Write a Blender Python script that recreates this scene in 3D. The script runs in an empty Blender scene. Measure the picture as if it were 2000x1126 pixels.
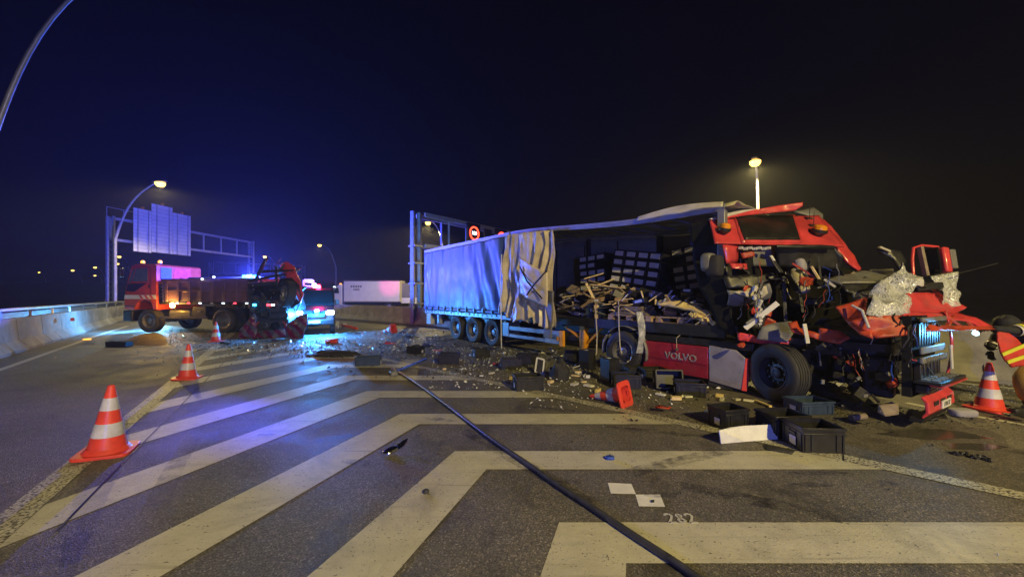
import bpy, bmesh, math, random
from mathutils import Vector, Matrix, noise
from math import radians, sin, cos, pi, sqrt, atan2

# ------------------------------------------------------------------ camera, world, exposure
scn = bpy.context.scene
FPX, HOR, EYE = 735.0, 576.0, 1.85          # survey of the photograph: focal length, horizon row, eye height
cam_data = bpy.data.cameras.new('camera')
cam_data.sensor_width = 36.0
cam_data.lens = 36.0 * FPX / 2000.0
cam_data.shift_y = (HOR - 563.0) / 2000.0
cam_data.clip_start = 0.05
cam_data.clip_end = 2000.0
cam = bpy.data.objects.new('camera', cam_data)
scn.collection.objects.link(cam)
cam.location = (0, 0, EYE)
cam.rotation_euler = (radians(90), 0, 0)
scn.camera = cam

world = bpy.data.worlds.new('World')
scn.world = world
world.use_nodes = True
bg = world.node_tree.nodes['Background']
bg.inputs['Color'].default_value = (0.13, 0.10, 0.80, 1)      # clear night sky over a lit motorway
bg.inputs['Strength'].default_value = 0.0018

scn.view_settings.view_transform = 'Standard'
scn.view_settings.look = 'None'
scn.view_settings.exposure = 0.0
scn.view_settings.gamma = 1.0
scn.view_settings.use_curve_mapping = False
scn.cycles.use_denoising = True
scn.cycles.max_bounces = 6
scn.cycles.diffuse_bounces = 3
scn.cycles.glossy_bounces = 3
scn.cycles.transmission_bounces = 4
scn.cycles.volume_bounces = 0
scn.cycles.transparent_max_bounces = 8
scn.cycles.sample_clamp_indirect = 4.0
scn.cycles.sample_clamp_direct = 0.0
scn.cycles.caustics_reflective = False
scn.cycles.caustics_refractive = False

col = scn.collection
UP = Vector((0, 0, 1))

def W(px, py, Z):
    """point at distance Z on the sight line through a surveyed photo point"""
    return Vector(((px - 1000) * Z / FPX, Z, EYE + (HOR - py) * Z / FPX))

def G(px, py, h=0.0):
    """point at height h on the sight line through a surveyed photo point"""
    Z = FPX * (EYE - h) / (py - HOR)
    return W(px, py, Z)

# ------------------------------------------------------------------ materials
MATS = {}
def _nodes(name):
    m = bpy.data.materials.new(name)
    m.use_nodes = True
    nt = m.node_tree
    b = nt.nodes['Principled BSDF']
    return m, nt, b

def N(nt, kind, **kw):
    n = nt.nodes.new(kind)
    for k, v in kw.items():
        if k in n.inputs.keys():
            n.inputs[k].default_value = v
        else:
            setattr(n, k, v)
    return n

def ramp(nt, src, stops):
    r = nt.nodes.new('ShaderNodeValToRGB')
    el = r.color_ramp.elements
    while len(el) < len(stops):
        el.new(0.5)
    for e, (p, c) in zip(el, stops):
        e.position = p
        e.color = (*c, 1) if len(c) == 3 else c
    nt.links.new(src, r.inputs['Fac'])
    return r.outputs['Color']

def mat(name, c, rough=0.5, metal=0.0, var=0.25, scale=6.0, bump=0.0, bscale=None, coat=0.0, spec=0.5,
        dirt=0.0, trans=0.0, sheen=0.0, scratch=0.0):
    if name in MATS:
        return MATS[name]
    m, nt, b = _nodes(name)
    L = nt.links
    tc = N(nt, 'ShaderNodeTexCoord')
    nz = N(nt, 'ShaderNodeTexNoise', Scale=scale, Detail=7.0, Roughness=0.62)
    L.new(tc.outputs['Object'], nz.inputs['Vector'])
    lo = tuple(x * (1 - var) for x in c); hi = tuple(min(1, x * (1 + var)) for x in c)
    colr = ramp(nt, nz.outputs['Fac'], [(0.28, lo), (0.72, hi)])
    if dirt > 0:
        n2 = N(nt, 'ShaderNodeTexNoise', Scale=scale * 0.35, Detail=9.0, Roughness=0.7)
        L.new(tc.outputs['Object'], n2.inputs['Vector'])
        f = ramp(nt, n2.outputs['Fac'], [(0.5 - dirt * 0.2, (0, 0, 0)), (0.78, (dirt, dirt, dirt))])
        mx = N(nt, 'ShaderNodeMix', data_type='RGBA')
        L.new(f, mx.inputs['Factor']); L.new(colr, mx.inputs['A'])
        mx.inputs['B'].default_value = (0.035, 0.03, 0.025, 1)
        colr = mx.outputs['Result']
    if scratch > 0:
        mp = N(nt, 'ShaderNodeMapping'); mp.inputs['Scale'].default_value = (1.2, 1.2, 26.0); mp.inputs['Rotation'].default_value = (0.25, 0.3, 0)
        L.new(tc.outputs['Object'], mp.inputs['Vector'])
        n4 = N(nt, 'ShaderNodeTexNoise', Scale=2.2, Detail=9.0, Roughness=0.75)
        L.new(mp.outputs['Vector'], n4.inputs['Vector'])
        f4 = ramp(nt, n4.outputs['Fac'], [(0.60, (0, 0, 0)), (0.68, (scratch, scratch, scratch))])
        m4 = N(nt, 'ShaderNodeMix', data_type='RGBA')
        L.new(f4, m4.inputs['Factor']); L.new(colr, m4.inputs['A'])
        m4.inputs['B'].default_value = (0.16, 0.12, 0.11, 1)
        colr = m4.outputs['Result']
    L.new(colr, b.inputs['Base Color'])
    rr = ramp(nt, nz.outputs['Fac'], [(0.3, (max(0.02, rough * 0.8),) * 3), (0.75, (min(1, rough * 1.25),) * 3)])
    L.new(rr, b.inputs['Roughness'])
    b.inputs['Metallic'].default_value = metal
    b.inputs['Coat Weight'].default_value = coat
    b.inputs['Coat Roughness'].default_value = 0.12
    b.inputs['Specular IOR Level'].default_value = spec
    b.inputs['Transmission Weight'].default_value = trans
    if bump > 0:
        nb = N(nt, 'ShaderNodeTexNoise', Scale=bscale or scale * 6, Detail=6.0, Roughness=0.6)
        L.new(tc.outputs['Object'], nb.inputs['Vector'])
        bp = N(nt, 'ShaderNodeBump', Strength=bump, Distance=0.02)
        L.new(nb.outputs['Fac'], bp.inputs['Height'])
        L.new(bp.outputs['Normal'], b.inputs['Normal'])
    MATS[name] = m
    return m

def emit(name, c, s):
    if name in MATS:
        return MATS[name]
    m, nt, b = _nodes(name)
    b.inputs['Base Color'].default_value = (*[min(1, x * 0.8) for x in c], 1)
    b.inputs['Roughness'].default_value = 0.2
    b.inputs['Emission Color'].default_value = (*c, 1)
    b.inputs['Emission Strength'].default_value = s
    MATS[name] = m
    return m

def asphalt_material():
    m, nt, b = _nodes('asphalt'); L = nt.links
    tc = N(nt, 'ShaderNodeTexCoord')
    g = N(nt, 'ShaderNodeTexVoronoi', Scale=95.0)               # aggregate
    L.new(tc.outputs['Object'], g.inputs['Vector'])
    fine = N(nt, 'ShaderNodeTexNoise', Scale=60.0, Detail=6.0, Roughness=0.75)
    L.new(tc.outputs['Object'], fine.inputs['Vector'])
    big = N(nt, 'ShaderNodeTexNoise', Scale=0.55, Detail=8.0, Roughness=0.6)
    L.new(tc.outputs['Object'], big.inputs['Vector'])
    base = ramp(nt, big.outputs['Fac'], [(0.3, (0.105, 0.099, 0.092)), (0.7, (0.185, 0.173, 0.158))])
    sp = ramp(nt, g.outputs['Color'], [(0.2, (0.45, 0.45, 0.45)), (0.75, (1.2, 1.17, 1.12)), (0.95, (2.6, 2.5, 2.4))])
    mx = N(nt, 'ShaderNodeMix', data_type='RGBA', blend_type='MULTIPLY'); mx.inputs['Factor'].default_value = 0.85
    L.new(base, mx.inputs['A']); L.new(sp, mx.inputs['B'])
    # oil and brake-fluid stains
    st = N(nt, 'ShaderNodeTexNoise', Scale=1.3, Detail=10.0, Roughness=0.68, Distortion=0.6)
    L.new(tc.outputs['Object'], st.inputs['Vector'])
    sf = ramp(nt, st.outputs['Fac'], [(0.52, (0, 0, 0)), (0.66, (0.7, 0.7, 0.7))])
    m2 = N(nt, 'ShaderNodeMix', data_type='RGBA')
    L.new(sf, m2.inputs['Factor']); L.new(mx.outputs['Result'], m2.inputs['A'])
    m2.inputs['B'].default_value = (0.035, 0.031, 0.027, 1)
    L.new(m2.outputs['Result'], b.inputs['Base Color'])
    rg = ramp(nt, st.outputs['Fac'], [(0.35, (0.78,) * 3), (0.68, (0.50,) * 3)])
    L.new(rg, b.inputs['Roughness']); b.inputs['Specular IOR Level'].default_value = 0.35
    bp = N(nt, 'ShaderNodeBump', Strength=0.55, Distance=0.006)
    ad = N(nt, 'ShaderNodeMath', operation='ADD')
    L.new(g.outputs['Distance'], ad.inputs[0]); L.new(fine.outputs['Fac'], ad.inputs[1])
    L.new(ad.outputs[0], bp.inputs['Height']); L.new(bp.outputs['Normal'], b.inputs['Normal'])
    MATS['asphalt'] = m
    return m

def paint_material(name, c, wear, profiled=False):
    m, nt, b = _nodes(name); L = nt.links
    tc = N(nt, 'ShaderNodeTexCoord')
    nz = N(nt, 'ShaderNodeTexNoise', Scale=3.0, Detail=12.0, Roughness=0.72)
    L.new(tc.outputs['Object'], nz.inputs['Vector'])
    sc = N(nt, 'ShaderNodeMapping'); sc.inputs['Scale'].default_value = (2.5, 26.0, 1.0)
    sc.inputs['Rotation'].default_value = (0, 0, radians(38))
    L.new(tc.outputs['Object'], sc.inputs['Vector'])
    scr = N(nt, 'ShaderNodeTexNoise', Scale=1.6, Detail=8.0, Roughness=0.7)
    L.new(sc.outputs['Vector'], scr.inputs['Vector'])
    tone = ramp(nt, nz.outputs['Fac'], [(0.25, tuple(x * 0.72 for x in c)), (0.7, c)])
    vor = N(nt, 'ShaderNodeTexVoronoi', Scale=62.0 if not profiled else 46.0)
    L.new(tc.outputs['Object'], vor.inputs['Vector'])
    if profiled:
        hole = ramp(nt, vor.outputs['Distance'], [(0.50, (0, 0, 0)), (0.60, (0.9, 0.9, 0.9))])
    else:
        a = N(nt, 'ShaderNodeMath', operation='MULTIPLY')
        L.new(vor.outputs['Distance'], a.inputs[0]); L.new(scr.outputs['Fac'], a.inputs[1])
        hole = ramp(nt, a.outputs[0], [(wear, (0, 0, 0)), (wear + 0.1, (0.85, 0.85, 0.85))])
    mx = N(nt, 'ShaderNodeMix', data_type='RGBA')
    L.new(hole, mx.inputs['Factor']); L.new(tone, mx.inputs['A'])
    mx.inputs['B'].default_value = (0.055, 0.05, 0.045, 1)
    n3 = N(nt, 'ShaderNodeTexNoise', Scale=0.9, Detail=10.0, Roughness=0.75, Distortion=1.0)
    L.new(tc.outputs['Object'], n3.inputs['Vector'])
    sf0 = ramp(nt, n3.outputs['Fac'], [(0.50, (0, 0, 0)), (0.75, (0.6, 0.6, 0.6))])
    mp2 = N(nt, 'ShaderNodeMapping'); mp2.inputs['Scale'].default_value = (0.35, 9.0, 1.0); mp2.inputs['Rotation'].default_value = (0, 0, radians(-50))
    L.new(tc.outputs['Object'], mp2.inputs['Vector'])
    tyre = N(nt, 'ShaderNodeTexNoise', Scale=1.0, Detail=5.0, Roughness=0.7)      # rubber marks along the carriageway
    L.new(mp2.outputs['Vector'], tyre.inputs['Vector'])
    sf1 = ramp(nt, tyre.outputs['Fac'], [(0.56, (0, 0, 0)), (0.72, (0.5, 0.5, 0.5))])
    sfm = N(nt, 'ShaderNodeMath', operation='MAXIMUM'); L.new(sf0, sfm.inputs[0]); L.new(sf1, sfm.inputs[1])
    sf = sfm.outputs[0]
    m2 = N(nt, 'ShaderNodeMix', data_type='RGBA')
    L.new(sf, m2.inputs['Factor']); L.new(mx.outputs['Result'], m2.inputs['A'])
    m2.inputs['B'].default_value = (0.13, 0.115, 0.09, 1)
    L.new(m2.outputs['Result'], b.inputs['Base Color'])
    b.inputs['Roughness'].default_value = 0.55
    bp = N(nt, 'ShaderNodeBump', Strength=0.35, Distance=0.004)
    L.new(vor.outputs['Distance'], bp.inputs['Height']); L.new(bp.outputs['Normal'], b.inputs['Normal'])
    MATS[name] = m
    return m

def stripe_material(name, c1, c2, scale, axis_rot, rough=0.4):
    """two-colour diagonal stripes (retro-reflective safety boards)"""
    m, nt, b = _nodes(name); L = nt.links
    tc = N(nt, 'ShaderNodeTexCoord')
    mp = N(nt, 'ShaderNodeMapping'); mp.inputs['Rotation'].default_value = axis_rot
    L.new(tc.outputs['Object'], mp.inputs['Vector'])
    w = N(nt, 'ShaderNodeTexWave', Scale=scale, wave_profile='SIN')
    L.new(mp.outputs['Vector'], w.inputs['Vector'])
    r = ramp(nt, w.outputs['Fac'], [(0.49, c1), (0.51, c2)])
    L.new(r, b.inputs['Base Color']); b.inputs['Roughness'].default_value = rough
    MATS[name] = m
    return m

def film_material():
    m, nt, b = _nodes('clear_film'); L = nt.links
    tc = N(nt, 'ShaderNodeTexCoord'); nz = N(nt, 'ShaderNodeTexNoise', Scale=9.0, Detail=6.0)
    L.new(tc.outputs['Object'], nz.inputs['Vector'])
    L.new(ramp(nt, nz.outputs['Fac'], [(0.35, (0.25,) * 3), (0.65, (0.75,) * 3)]), b.inputs['Alpha'])
    b.inputs['Base Color'].default_value = (0.6, 0.62, 0.66, 1); b.inputs['Roughness'].default_value = 0.2
    MATS['clear_film'] = m

def stain_material():
    m, nt, b = _nodes('road_stain'); L = nt.links
    tc = N(nt, 'ShaderNodeTexCoord'); nz = N(nt, 'ShaderNodeTexNoise', Scale=7.0, Detail=9.0, Roughness=0.7)
    L.new(tc.outputs['Object'], nz.inputs['Vector'])
    L.new(ramp(nt, nz.outputs['Fac'], [(0.40, (0.0,) * 3), (0.66, (0.50,) * 3)]), b.inputs['Alpha'])
    b.inputs['Base Color'].default_value = (0.022, 0.019, 0.016, 1); b.inputs['Roughness'].default_value = 0.5
    MATS['road_stain'] = m

def cracked_glass():
    m, nt, b = _nodes('cracked_glass'); L = nt.links
    tc = N(nt, 'ShaderNodeTexCoord')
    v = N(nt, 'ShaderNodeTexVoronoi', Scale=11.0, feature='DISTANCE_TO_EDGE')
    nz = N(nt, 'ShaderNodeTexNoise', Scale=9.0, Detail=4.0)
    L.new(tc.outputs['Object'], nz.inputs['Vector'])
    av = N(nt, 'ShaderNodeMix', data_type='VECTOR'); av.inputs['Factor'].default_value = 0.12
    L.new(tc.outputs['Object'], av.inputs['A']); L.new(nz.outputs['Color'], av.inputs['B'])
    L.new(av.outputs['Result'], v.inputs['Vector'])
    v2 = N(nt, 'ShaderNodeTexVoronoi', Scale=30.0, feature='DISTANCE_TO_EDGE')
    L.new(av.outputs['Result'], v2.inputs['Vector'])
    mn = N(nt, 'ShaderNodeMath', operation='MINIMUM')
    L.new(v.outputs['Distance'], mn.inputs[0]); L.new(v2.outputs['Distance'], mn.inputs[1])
    al = ramp(nt, mn.outputs[0], [(0.02, (0.95,) * 3), (0.10, (0.10,) * 3)])
    pn = N(nt, 'ShaderNodeTexNoise', Scale=3.2, Detail=5.0, Roughness=0.65)
    L.new(tc.outputs['Object'], pn.inputs['Vector'])
    pa = ramp(nt, pn.outputs['Fac'], [(0.36, (0.05,) * 3), (0.66, (0.55,) * 3)])
    mxa = N(nt, 'ShaderNodeMath', operation='MAXIMUM')
    L.new(al, mxa.inputs[0]); L.new(pa, mxa.inputs[1])
    L.new(mxa.outputs[0], b.inputs['Alpha'])
    b.inputs['Base Color'].default_value = (0.62, 0.64, 0.62, 1)
    b.inputs['Roughness'].default_value = 0.10
    b.inputs['Specular IOR Level'].default_value = 0.8
    bp = N(nt, 'ShaderNodeBump', Strength=0.9, Distance=0.01)
    L.new(v2.outputs['Color'] if 'Color' in v2.outputs else v2.outputs['Distance'], bp.inputs['Height'])
    L.new(bp.outputs['Normal'], b.inputs['Normal'])
    MATS['cracked_glass'] = m
    return m

asphalt_material()
paint_material('road_paint', (0.58, 0.56, 0.46), 0.40)
paint_material('line_paint', (0.58, 0.56, 0.46), 0.30, True)
cracked_glass()
mat('concrete', (0.30, 0.29, 0.28), 0.85, var=0.35, scale=2.2, bump=0.35, dirt=0.5)
mat('galvanised', (0.30, 0.31, 0.33), 0.45, 0.5, var=0.2, scale=3)
mat('pale_steel', (0.50, 0.50, 0.52), 0.55, 0.0, var=0.2, scale=3, dirt=0.2)
mat('red_paint', (0.70, 0.062, 0.070), 0.34, var=0.22, scale=3, coat=0.4, dirt=0.5, scratch=0.5, bump=0.06, bscale=5)
mat('red_primer', (0.42, 0.05, 0.02), 0.5, var=0.35, scale=5, dirt=0.5, bump=0.2)
mat('orange_paint', (0.55, 0.062, 0.022), 0.4, var=0.2, scale=3, coat=0.3, dirt=0.45, scratch=0.3)
mat('yellow_paint', (0.75, 0.32, 0.01), 0.45, var=0.2, scale=6, dirt=0.3)
mat('black_plastic', (0.018, 0.018, 0.020), 0.42, var=0.3, scale=8, dirt=0.1)
mat('crate_plastic', (0.016, 0.016, 0.019), 0.38, var=0.3, scale=8)
mat('blue_crate_plastic', (0.03, 0.05, 0.09), 0.4, var=0.3, scale=8)
mat('chassis_black', (0.014, 0.014, 0.014), 0.55, var=0.4, scale=5, bump=0.2)
mat('dark_steel', (0.07, 0.07, 0.075), 0.5, 0.5, var=0.4, scale=6, dirt=0.4)
mat('grey_plastic', (0.17, 0.17, 0.165), 0.5, var=0.25, scale=5, dirt=0.3)
mat('pale_plastic', (0.55, 0.54, 0.5), 0.45, var=0.15, scale=5, dirt=0.15)
mat('rubber', (0.034, 0.034, 0.034), 0.7, var=0.35, scale=9, bump=0.2)
mat('rim_steel', (0.30, 0.30, 0.32), 0.42, 0.7, var=0.25, scale=7, dirt=0.5)
mat('rim_dark', (0.06, 0.06, 0.065), 0.5, 0.4, var=0.4, scale=7, dirt=0.5)
mat('letter_silver', (0.42, 0.38, 0.44), 0.4, var=0.15)
mat('fairing_red', (0.40, 0.022, 0.055), 0.28, var=0.25, scale=3, coat=0.5, dirt=0.45, scratch=0.45)
mat('curtain_blue_lit', (0.062, 0.112, 0.175), 0.45, var=0.14, scale=1.6, dirt=0.12, bump=0.12, bscale=9)  # grey curtain with the blue beacon light mixed into its colour
mat('curtain_yellow_lit', (0.70, 0.60, 0.36), 0.36, var=0.25, scale=2.5, dirt=0.3, bump=0.2, bscale=7)  # same grey cloth, yellow lamp light mixed into its colour
mat('inner_curtain', (0.30, 0.29, 0.27), 0.6, var=0.2, scale=2, dirt=0.2)
mat('roof_fabric', (0.58, 0.54, 0.36), 0.5, var=0.25, scale=2.5, dirt=0.3)
mat('wood', (0.42, 0.29, 0.15), 0.75, var=0.3, scale=9, bump=0.2)
mat('wood_fresh', (0.74, 0.58, 0.32), 0.7, var=0.25, scale=9, bump=0.15)
mat('wood_grey', (0.24, 0.19, 0.14), 0.8, var=0.35, scale=9, bump=0.2, dirt=0.4)
mat('foam_yellow', (0.70, 0.55, 0.22), 0.8, var=0.25, scale=7, bump=0.4)
mat('paper_white', (0.72, 0.72, 0.70), 0.7, var=0.12, scale=8, dirt=0.12)
mat('label_grey', (0.66, 0.66, 0.68), 0.6, var=0.2, scale=10)
mat('cardboard', (0.30, 0.20, 0.11), 0.85, var=0.2, scale=6, dirt=0.2)
mat('dark_fabric', (0.025, 0.025, 0.03), 0.85, var=0.3, scale=8, bump=0.3)
mat('beige_fabric', (0.50, 0.46, 0.36), 0.85, var=0.2, scale=6, dirt=0.25, bump=0.3)
mat('seat_fabric', (0.30, 0.29, 0.33), 0.8, var=0.2, scale=8, bump=0.2)
mat('cone_orange', (0.85, 0.07, 0.04), 0.45, var=0.2, scale=6, dirt=0.42, scratch=0.25)
mat('cone_white', (0.60, 0.60, 0.66), 0.35, var=0.2, scale=8, dirt=0.42, scratch=0.35)
mat('hatch_glass', (0.016, 0.015, 0.014), 0.38, var=0.3, spec=0.4)
mat('dull_black', (0.012, 0.012, 0.013), 0.9, var=0.4, scale=5, spec=0.12, bump=0.3)  # near-black, rough and dull finish
mat('dark_glass', (0.010, 0.011, 0.012), 0.06, var=0.1, spec=0.8)
mat('window_glass', (0.10, 0.13, 0.17), 0.08, var=0.2, spec=0.9)
mat('shard_glass', (0.46, 0.52, 0.53), 0.08, 0.3, var=0.3, scale=40, spec=1.0)
mat('tipper_body', (0.16, 0.085, 0.12), 0.5, var=0.25, scale=2.5, dirt=0.35)
mat('van_paint', (0.022, 0.024, 0.03), 0.3, var=0.2, coat=0.5)
mat('white_panel', (0.66, 0.66, 0.66), 0.5, var=0.08, scale=1.5, dirt=0.08)
mat('sign_back', (0.82, 0.83, 0.86), 0.35, 0.0, var=0.12, scale=1.5)
mat('hose_rubber', (0.05, 0.052, 0.06), 0.32, var=0.3, scale=12)
mat('silver', (0.6, 0.62, 0.65), 0.18, 1.0, var=0.15, scale=8)
mat('turnout_dark', (0.016, 0.018, 0.024), 0.85, var=0.3, scale=9, bump=0.3)
mat('turnout_red', (0.50, 0.035, 0.03), 0.7, var=0.2, scale=8, bump=0.2)
mat('turnout_tan', (0.32, 0.19, 0.035), 0.85, var=0.3, scale=9, bump=0.3)
mat('hi_vis', (0.62, 0.62, 0.05), 0.5, var=0.12, scale=9)
mat('reflective', (0.60, 0.60, 0.62), 0.35, var=0.1, scale=9)
mat('skin', (0.45, 0.26, 0.19), 0.55, var=0.1, scale=9)
mat('ground_soil', (0.03, 0.035, 0.022), 0.95, var=0.5, scale=0.4, bump=0.4, bscale=3)
mat('blue_cap', (0.02, 0.06, 0.35), 0.4, var=0.2)
mat('silver_violet', (0.42, 0.40, 0.46), 0.3, 0.25, var=0.2, scale=3, dirt=0.35, scratch=0.4, coat=0.4)  # silver-violet tone, slightly metallic, for the fairing end panel
mat('wet_film', (0.075, 0.068, 0.06), 0.16, var=0.2, scale=1.4, spec=0.8)
film_material()
stain_material()
mat('orange_lens', (0.8, 0.30, 0.02), 0.2, var=0.1)
mat('sign_black', (0.008, 0.008, 0.009), 0.4, var=0.2)
stripe_material('red_white_stripes', (0.12, 0.005, 0.05), (0.10, 0.09, 0.12), 0.85, (0, radians(45), 0))
emit('sodium_lens', (1.0, 0.62, 0.11), 5.0)
emit('far_sodium', (1.0, 0.64, 0.13), 5.0)
emit('far_white', (1.0, 0.92, 0.75), 30)
emit('blue_beacon', (0.02, 0.42, 1.0), 38)
emit('cool_headlight', (0.62, 0.90, 1.0), 45)
emit('red_beacon', (1.0, 0.03, 0.10), 30)
emit('red_tail', (1.0, 0.03, 0.05), 10)
emit('amber_lamp', (1.0, 0.52, 0.08), 45)
emit('amber_dim', (1.0, 0.40, 0.05), 2.5)
emit('led_white', (0.85, 0.95, 1.0), 6)
emit('led_red', (1.0, 0.05, 0.02), 6)
emit('marker_white', (0.7, 0.9, 1.0), 6)
emit('torch_lens', (0.45, 0.95, 1.0), 45)
emit('cab_screen', (0.25, 0.55, 0.9), 0.6)

# ------------------------------------------------------------------ mesh helpers
FRAME = {}          # object -> matrix of the thing's frame

class MB:
    """collects shapes; build() links them as ONE mesh object"""
    def __init__(self):
        self.v = []; self.f = []
    def add(self, vs, fs, M=None):
        o = len(self.v)
        self.v += [(M @ Vector(p)) if M is not None else Vector(p) for p in vs]
        self.f += [tuple(i + o for i in f) for f in fs]
        return self
    def box(self, c, s, R=None):
        x, y, z = s[0] / 2, s[1] / 2, s[2] / 2
        M = Matrix.Translation(c) @ (R.to_4x4() if R is not None else Matrix.Identity(4))
        vs = [(-x, -y, -z), (x, -y, -z), (x, y, -z), (-x, y, -z), (-x, -y, z), (x, -y, z), (x, y, z), (-x, y, z)]
        return self.add(vs, [(3, 2, 1, 0), (4, 5, 6, 7), (0, 1, 5, 4), (1, 2, 6, 5), (2, 3, 7, 6), (3, 0, 4, 7)], M)
    def span(self, a, b):
        c = [(a[i] + b[i]) / 2 for i in range(3)]; s = [abs(a[i] - b[i]) for i in range(3)]
        return self.box(c, s)
    def bar(self, p, q, w, h, up=UP):
        p, q = Vector(p), Vector(q); d = q - p; L = d.length
        if L < 1e-6: return self
        x = d / L
        u = Vector(up)
        if abs(x.dot(u)) > 0.98: u = Vector((0, 1, 0)) if abs(x.y) < 0.9 else Vector((1, 0, 0))
        y = u.cross(x).normalized(); z = x.cross(y)
        R = Matrix((x, y, z)).transposed()
        return self.box((p + q) / 2, (L, w, h), R)
    def tube(self, pts, r, n=8, cap=True):
        pts = [Vector(p) for p in pts]
        rs = r if isinstance(r, (list, tuple)) else [r] * len(pts)
        o = len(self.v)
        prev = None
        for i, p in enumerate(pts):
            t = (pts[min(i + 1, len(pts) - 1)] - pts[max(i - 1, 0)]).normalized()
            if prev is None:
                a = Vector((0, 0, 1)) if abs(t.z) < 0.9 else Vector((1, 0, 0))
                u = t.cross(a).normalized()
            else:
                u = (prev - t * prev.dot(t)).normalized()
            prev = u; w = t.cross(u)
            for k in range(n):
                an = 2 * pi * k / n
                self.v.append(p + (u * cos(an) + w * sin(an)) * rs[i])
        for i in range(len(pts) - 1):
            for k in range(n):
                k2 = (k + 1) % n
                self.f.append((o + i * n + k, o + i * n + k2, o + (i + 1) * n + k2, o + (i + 1) * n + k))
        if cap:
            self.f.append(tuple(o + k for k in reversed(range(n))))
            self.f.append(tuple(o + (len(pts) - 1) * n + k for k in range(n)))
        return self
    def lathe(self, prof, c, axis, n=24, closed=False):
        """prof: (radius, along-axis) pairs"""
        a = Vector(axis).normalized()
        h = Vector((0, 0, 1)) if abs(a.z) < 0.9 else Vector((1, 0, 0))
        u = a.cross(h).normalized(); w = a.cross(u); c = Vector(c)
        o = len(self.v); m = len(prof)
        for (r, t) in prof:
            for k in range(n):
                an = 2 * pi * k / n
                self.v.append(c + a * t + (u * cos(an) + w * sin(an)) * max(r, 1e-4))
        for i in range(m if closed else m - 1):
            j = (i + 1) % m
            for k in range(n):
                k2 = (k + 1) % n
                self.f.append((o + i * n + k, o + i * n + k2, o + j * n + k2, o + j * n + k))
        return self
    def prism(self, poly, off):
        """poly: 3-D points of one face; off: extrusion vector"""
        off = Vector(off); n = len(poly)
        vs = [Vector(p) for p in poly] + [Vector(p) + off for p in poly]
        fs = [tuple(reversed(range(n))), tuple(range(n, 2 * n))] + [(i, (i + 1) % n, n + (i + 1) % n, n + i) for i in range(n)]
        return self.add(vs, fs)
    def grid(self, fn, nu, nv):
        o = len(self.v)
        for i in range(nu + 1):
            for j in range(nv + 1):
                self.v.append(Vector(fn(i / nu, j / nv)))
        for i in range(nu):
            for j in range(nv):
                a = o + i * (nv + 1) + j
                self.f.append((a, a + 1, a + nv + 2, a + nv + 1))
        return self
    def build(self, name, m, parent=None, world=False, smooth=True, bevel=0.0, solid=0.0, kind=None):
        vs = self.v
        if world and parent is not None:
            inv = FRAME[parent].inverted(); vs = [inv @ p for p in vs]
        me = bpy.data.meshes.new(name)
        me.from_pydata([tuple(p) for p in vs], [], self.f)
        bm = bmesh.new(); bm.from_mesh(me)
        bmesh.ops.recalc_face_normals(bm, faces=bm.faces)
        bm.to_mesh(me); bm.free()
        me.materials.append(MATS[m] if isinstance(m, str) else m)
        if smooth:
            me.polygons.foreach_set('use_smooth', [True] * len(me.polygons))
            me.set_sharp_from_angle(angle=radians(38))
        me.update()
        o = bpy.data.objects.new(name, me); col.objects.link(o)
        if parent is not None:
            o.parent = parent; FRAME[o] = FRAME[parent]
        else:
            FRAME[o] = Matrix.Identity(4)
        if solid:
            md = o.modifiers.new('solid', 'SOLIDIFY'); md.thickness = solid; md.offset = 0
        if bevel:
            md = o.modifiers.new('bevel', 'BEVEL'); md.width = bevel; md.segments = 2; md.limit_method = 'ANGLE'
            md.angle_limit = radians(50); md.harden_normals = False
        if kind: o['kind'] = kind
        return o

def tag(o, label=None, cat=None, group=None, kind=None):
    if label: o['label'] = label
    if cat: o['category'] = cat
    if group: o['group'] = group
    if kind: o['kind'] = kind
    return o

def thing(name, label, cat, loc=(0, 0, 0), rz=0.0, group=None):
    o = bpy.data.objects.new(name, None); col.objects.link(o)
    o.empty_display_size = 0.2
    o.location = loc; o.rotation_euler = (0, 0, rz)
    FRAME[o] = Matrix.Translation(loc) @ Matrix.Rotation(rz, 4, 'Z')
    return tag(o, label, cat, group)

def sub(name, parent):
    o = bpy.data.objects.new(name, None); col.objects.link(o)
    o.parent = parent; FRAME[o] = FRAME[parent]
    o.empty_display_size = 0.1
    return o

def copy_tree(o, parent=None):
    c = o.copy(); col.objects.link(c); c.parent = parent
    for ch in list(o.children):
        copy_tree(ch, c)
    return c

def light(name, kind, loc, color, power, parent=None, size=0.1, target=None, angle=None, blend=0.4):
    ld = bpy.data.lights.new(name, kind); ld.color = color; ld.energy = power
    ld.shadow_soft_size = size
    o = bpy.data.objects.new(name, ld); col.objects.link(o)
    o.location = loc
    if kind == 'SPOT':
        ld.spot_size = radians(angle or 90); ld.spot_blend = blend
    if target is not None:
        o.rotation_euler = (Vector(target) - Vector(loc)).to_track_quat('-Z', 'Y').to_euler()
    if parent is not None:
        M = FRAME[parent].inverted() @ Matrix.LocRotScale(o.location, o.rotation_euler, None)
        o.parent = parent
        o.location = M.to_translation(); o.rotation_euler = M.to_euler()
    return o

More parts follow.
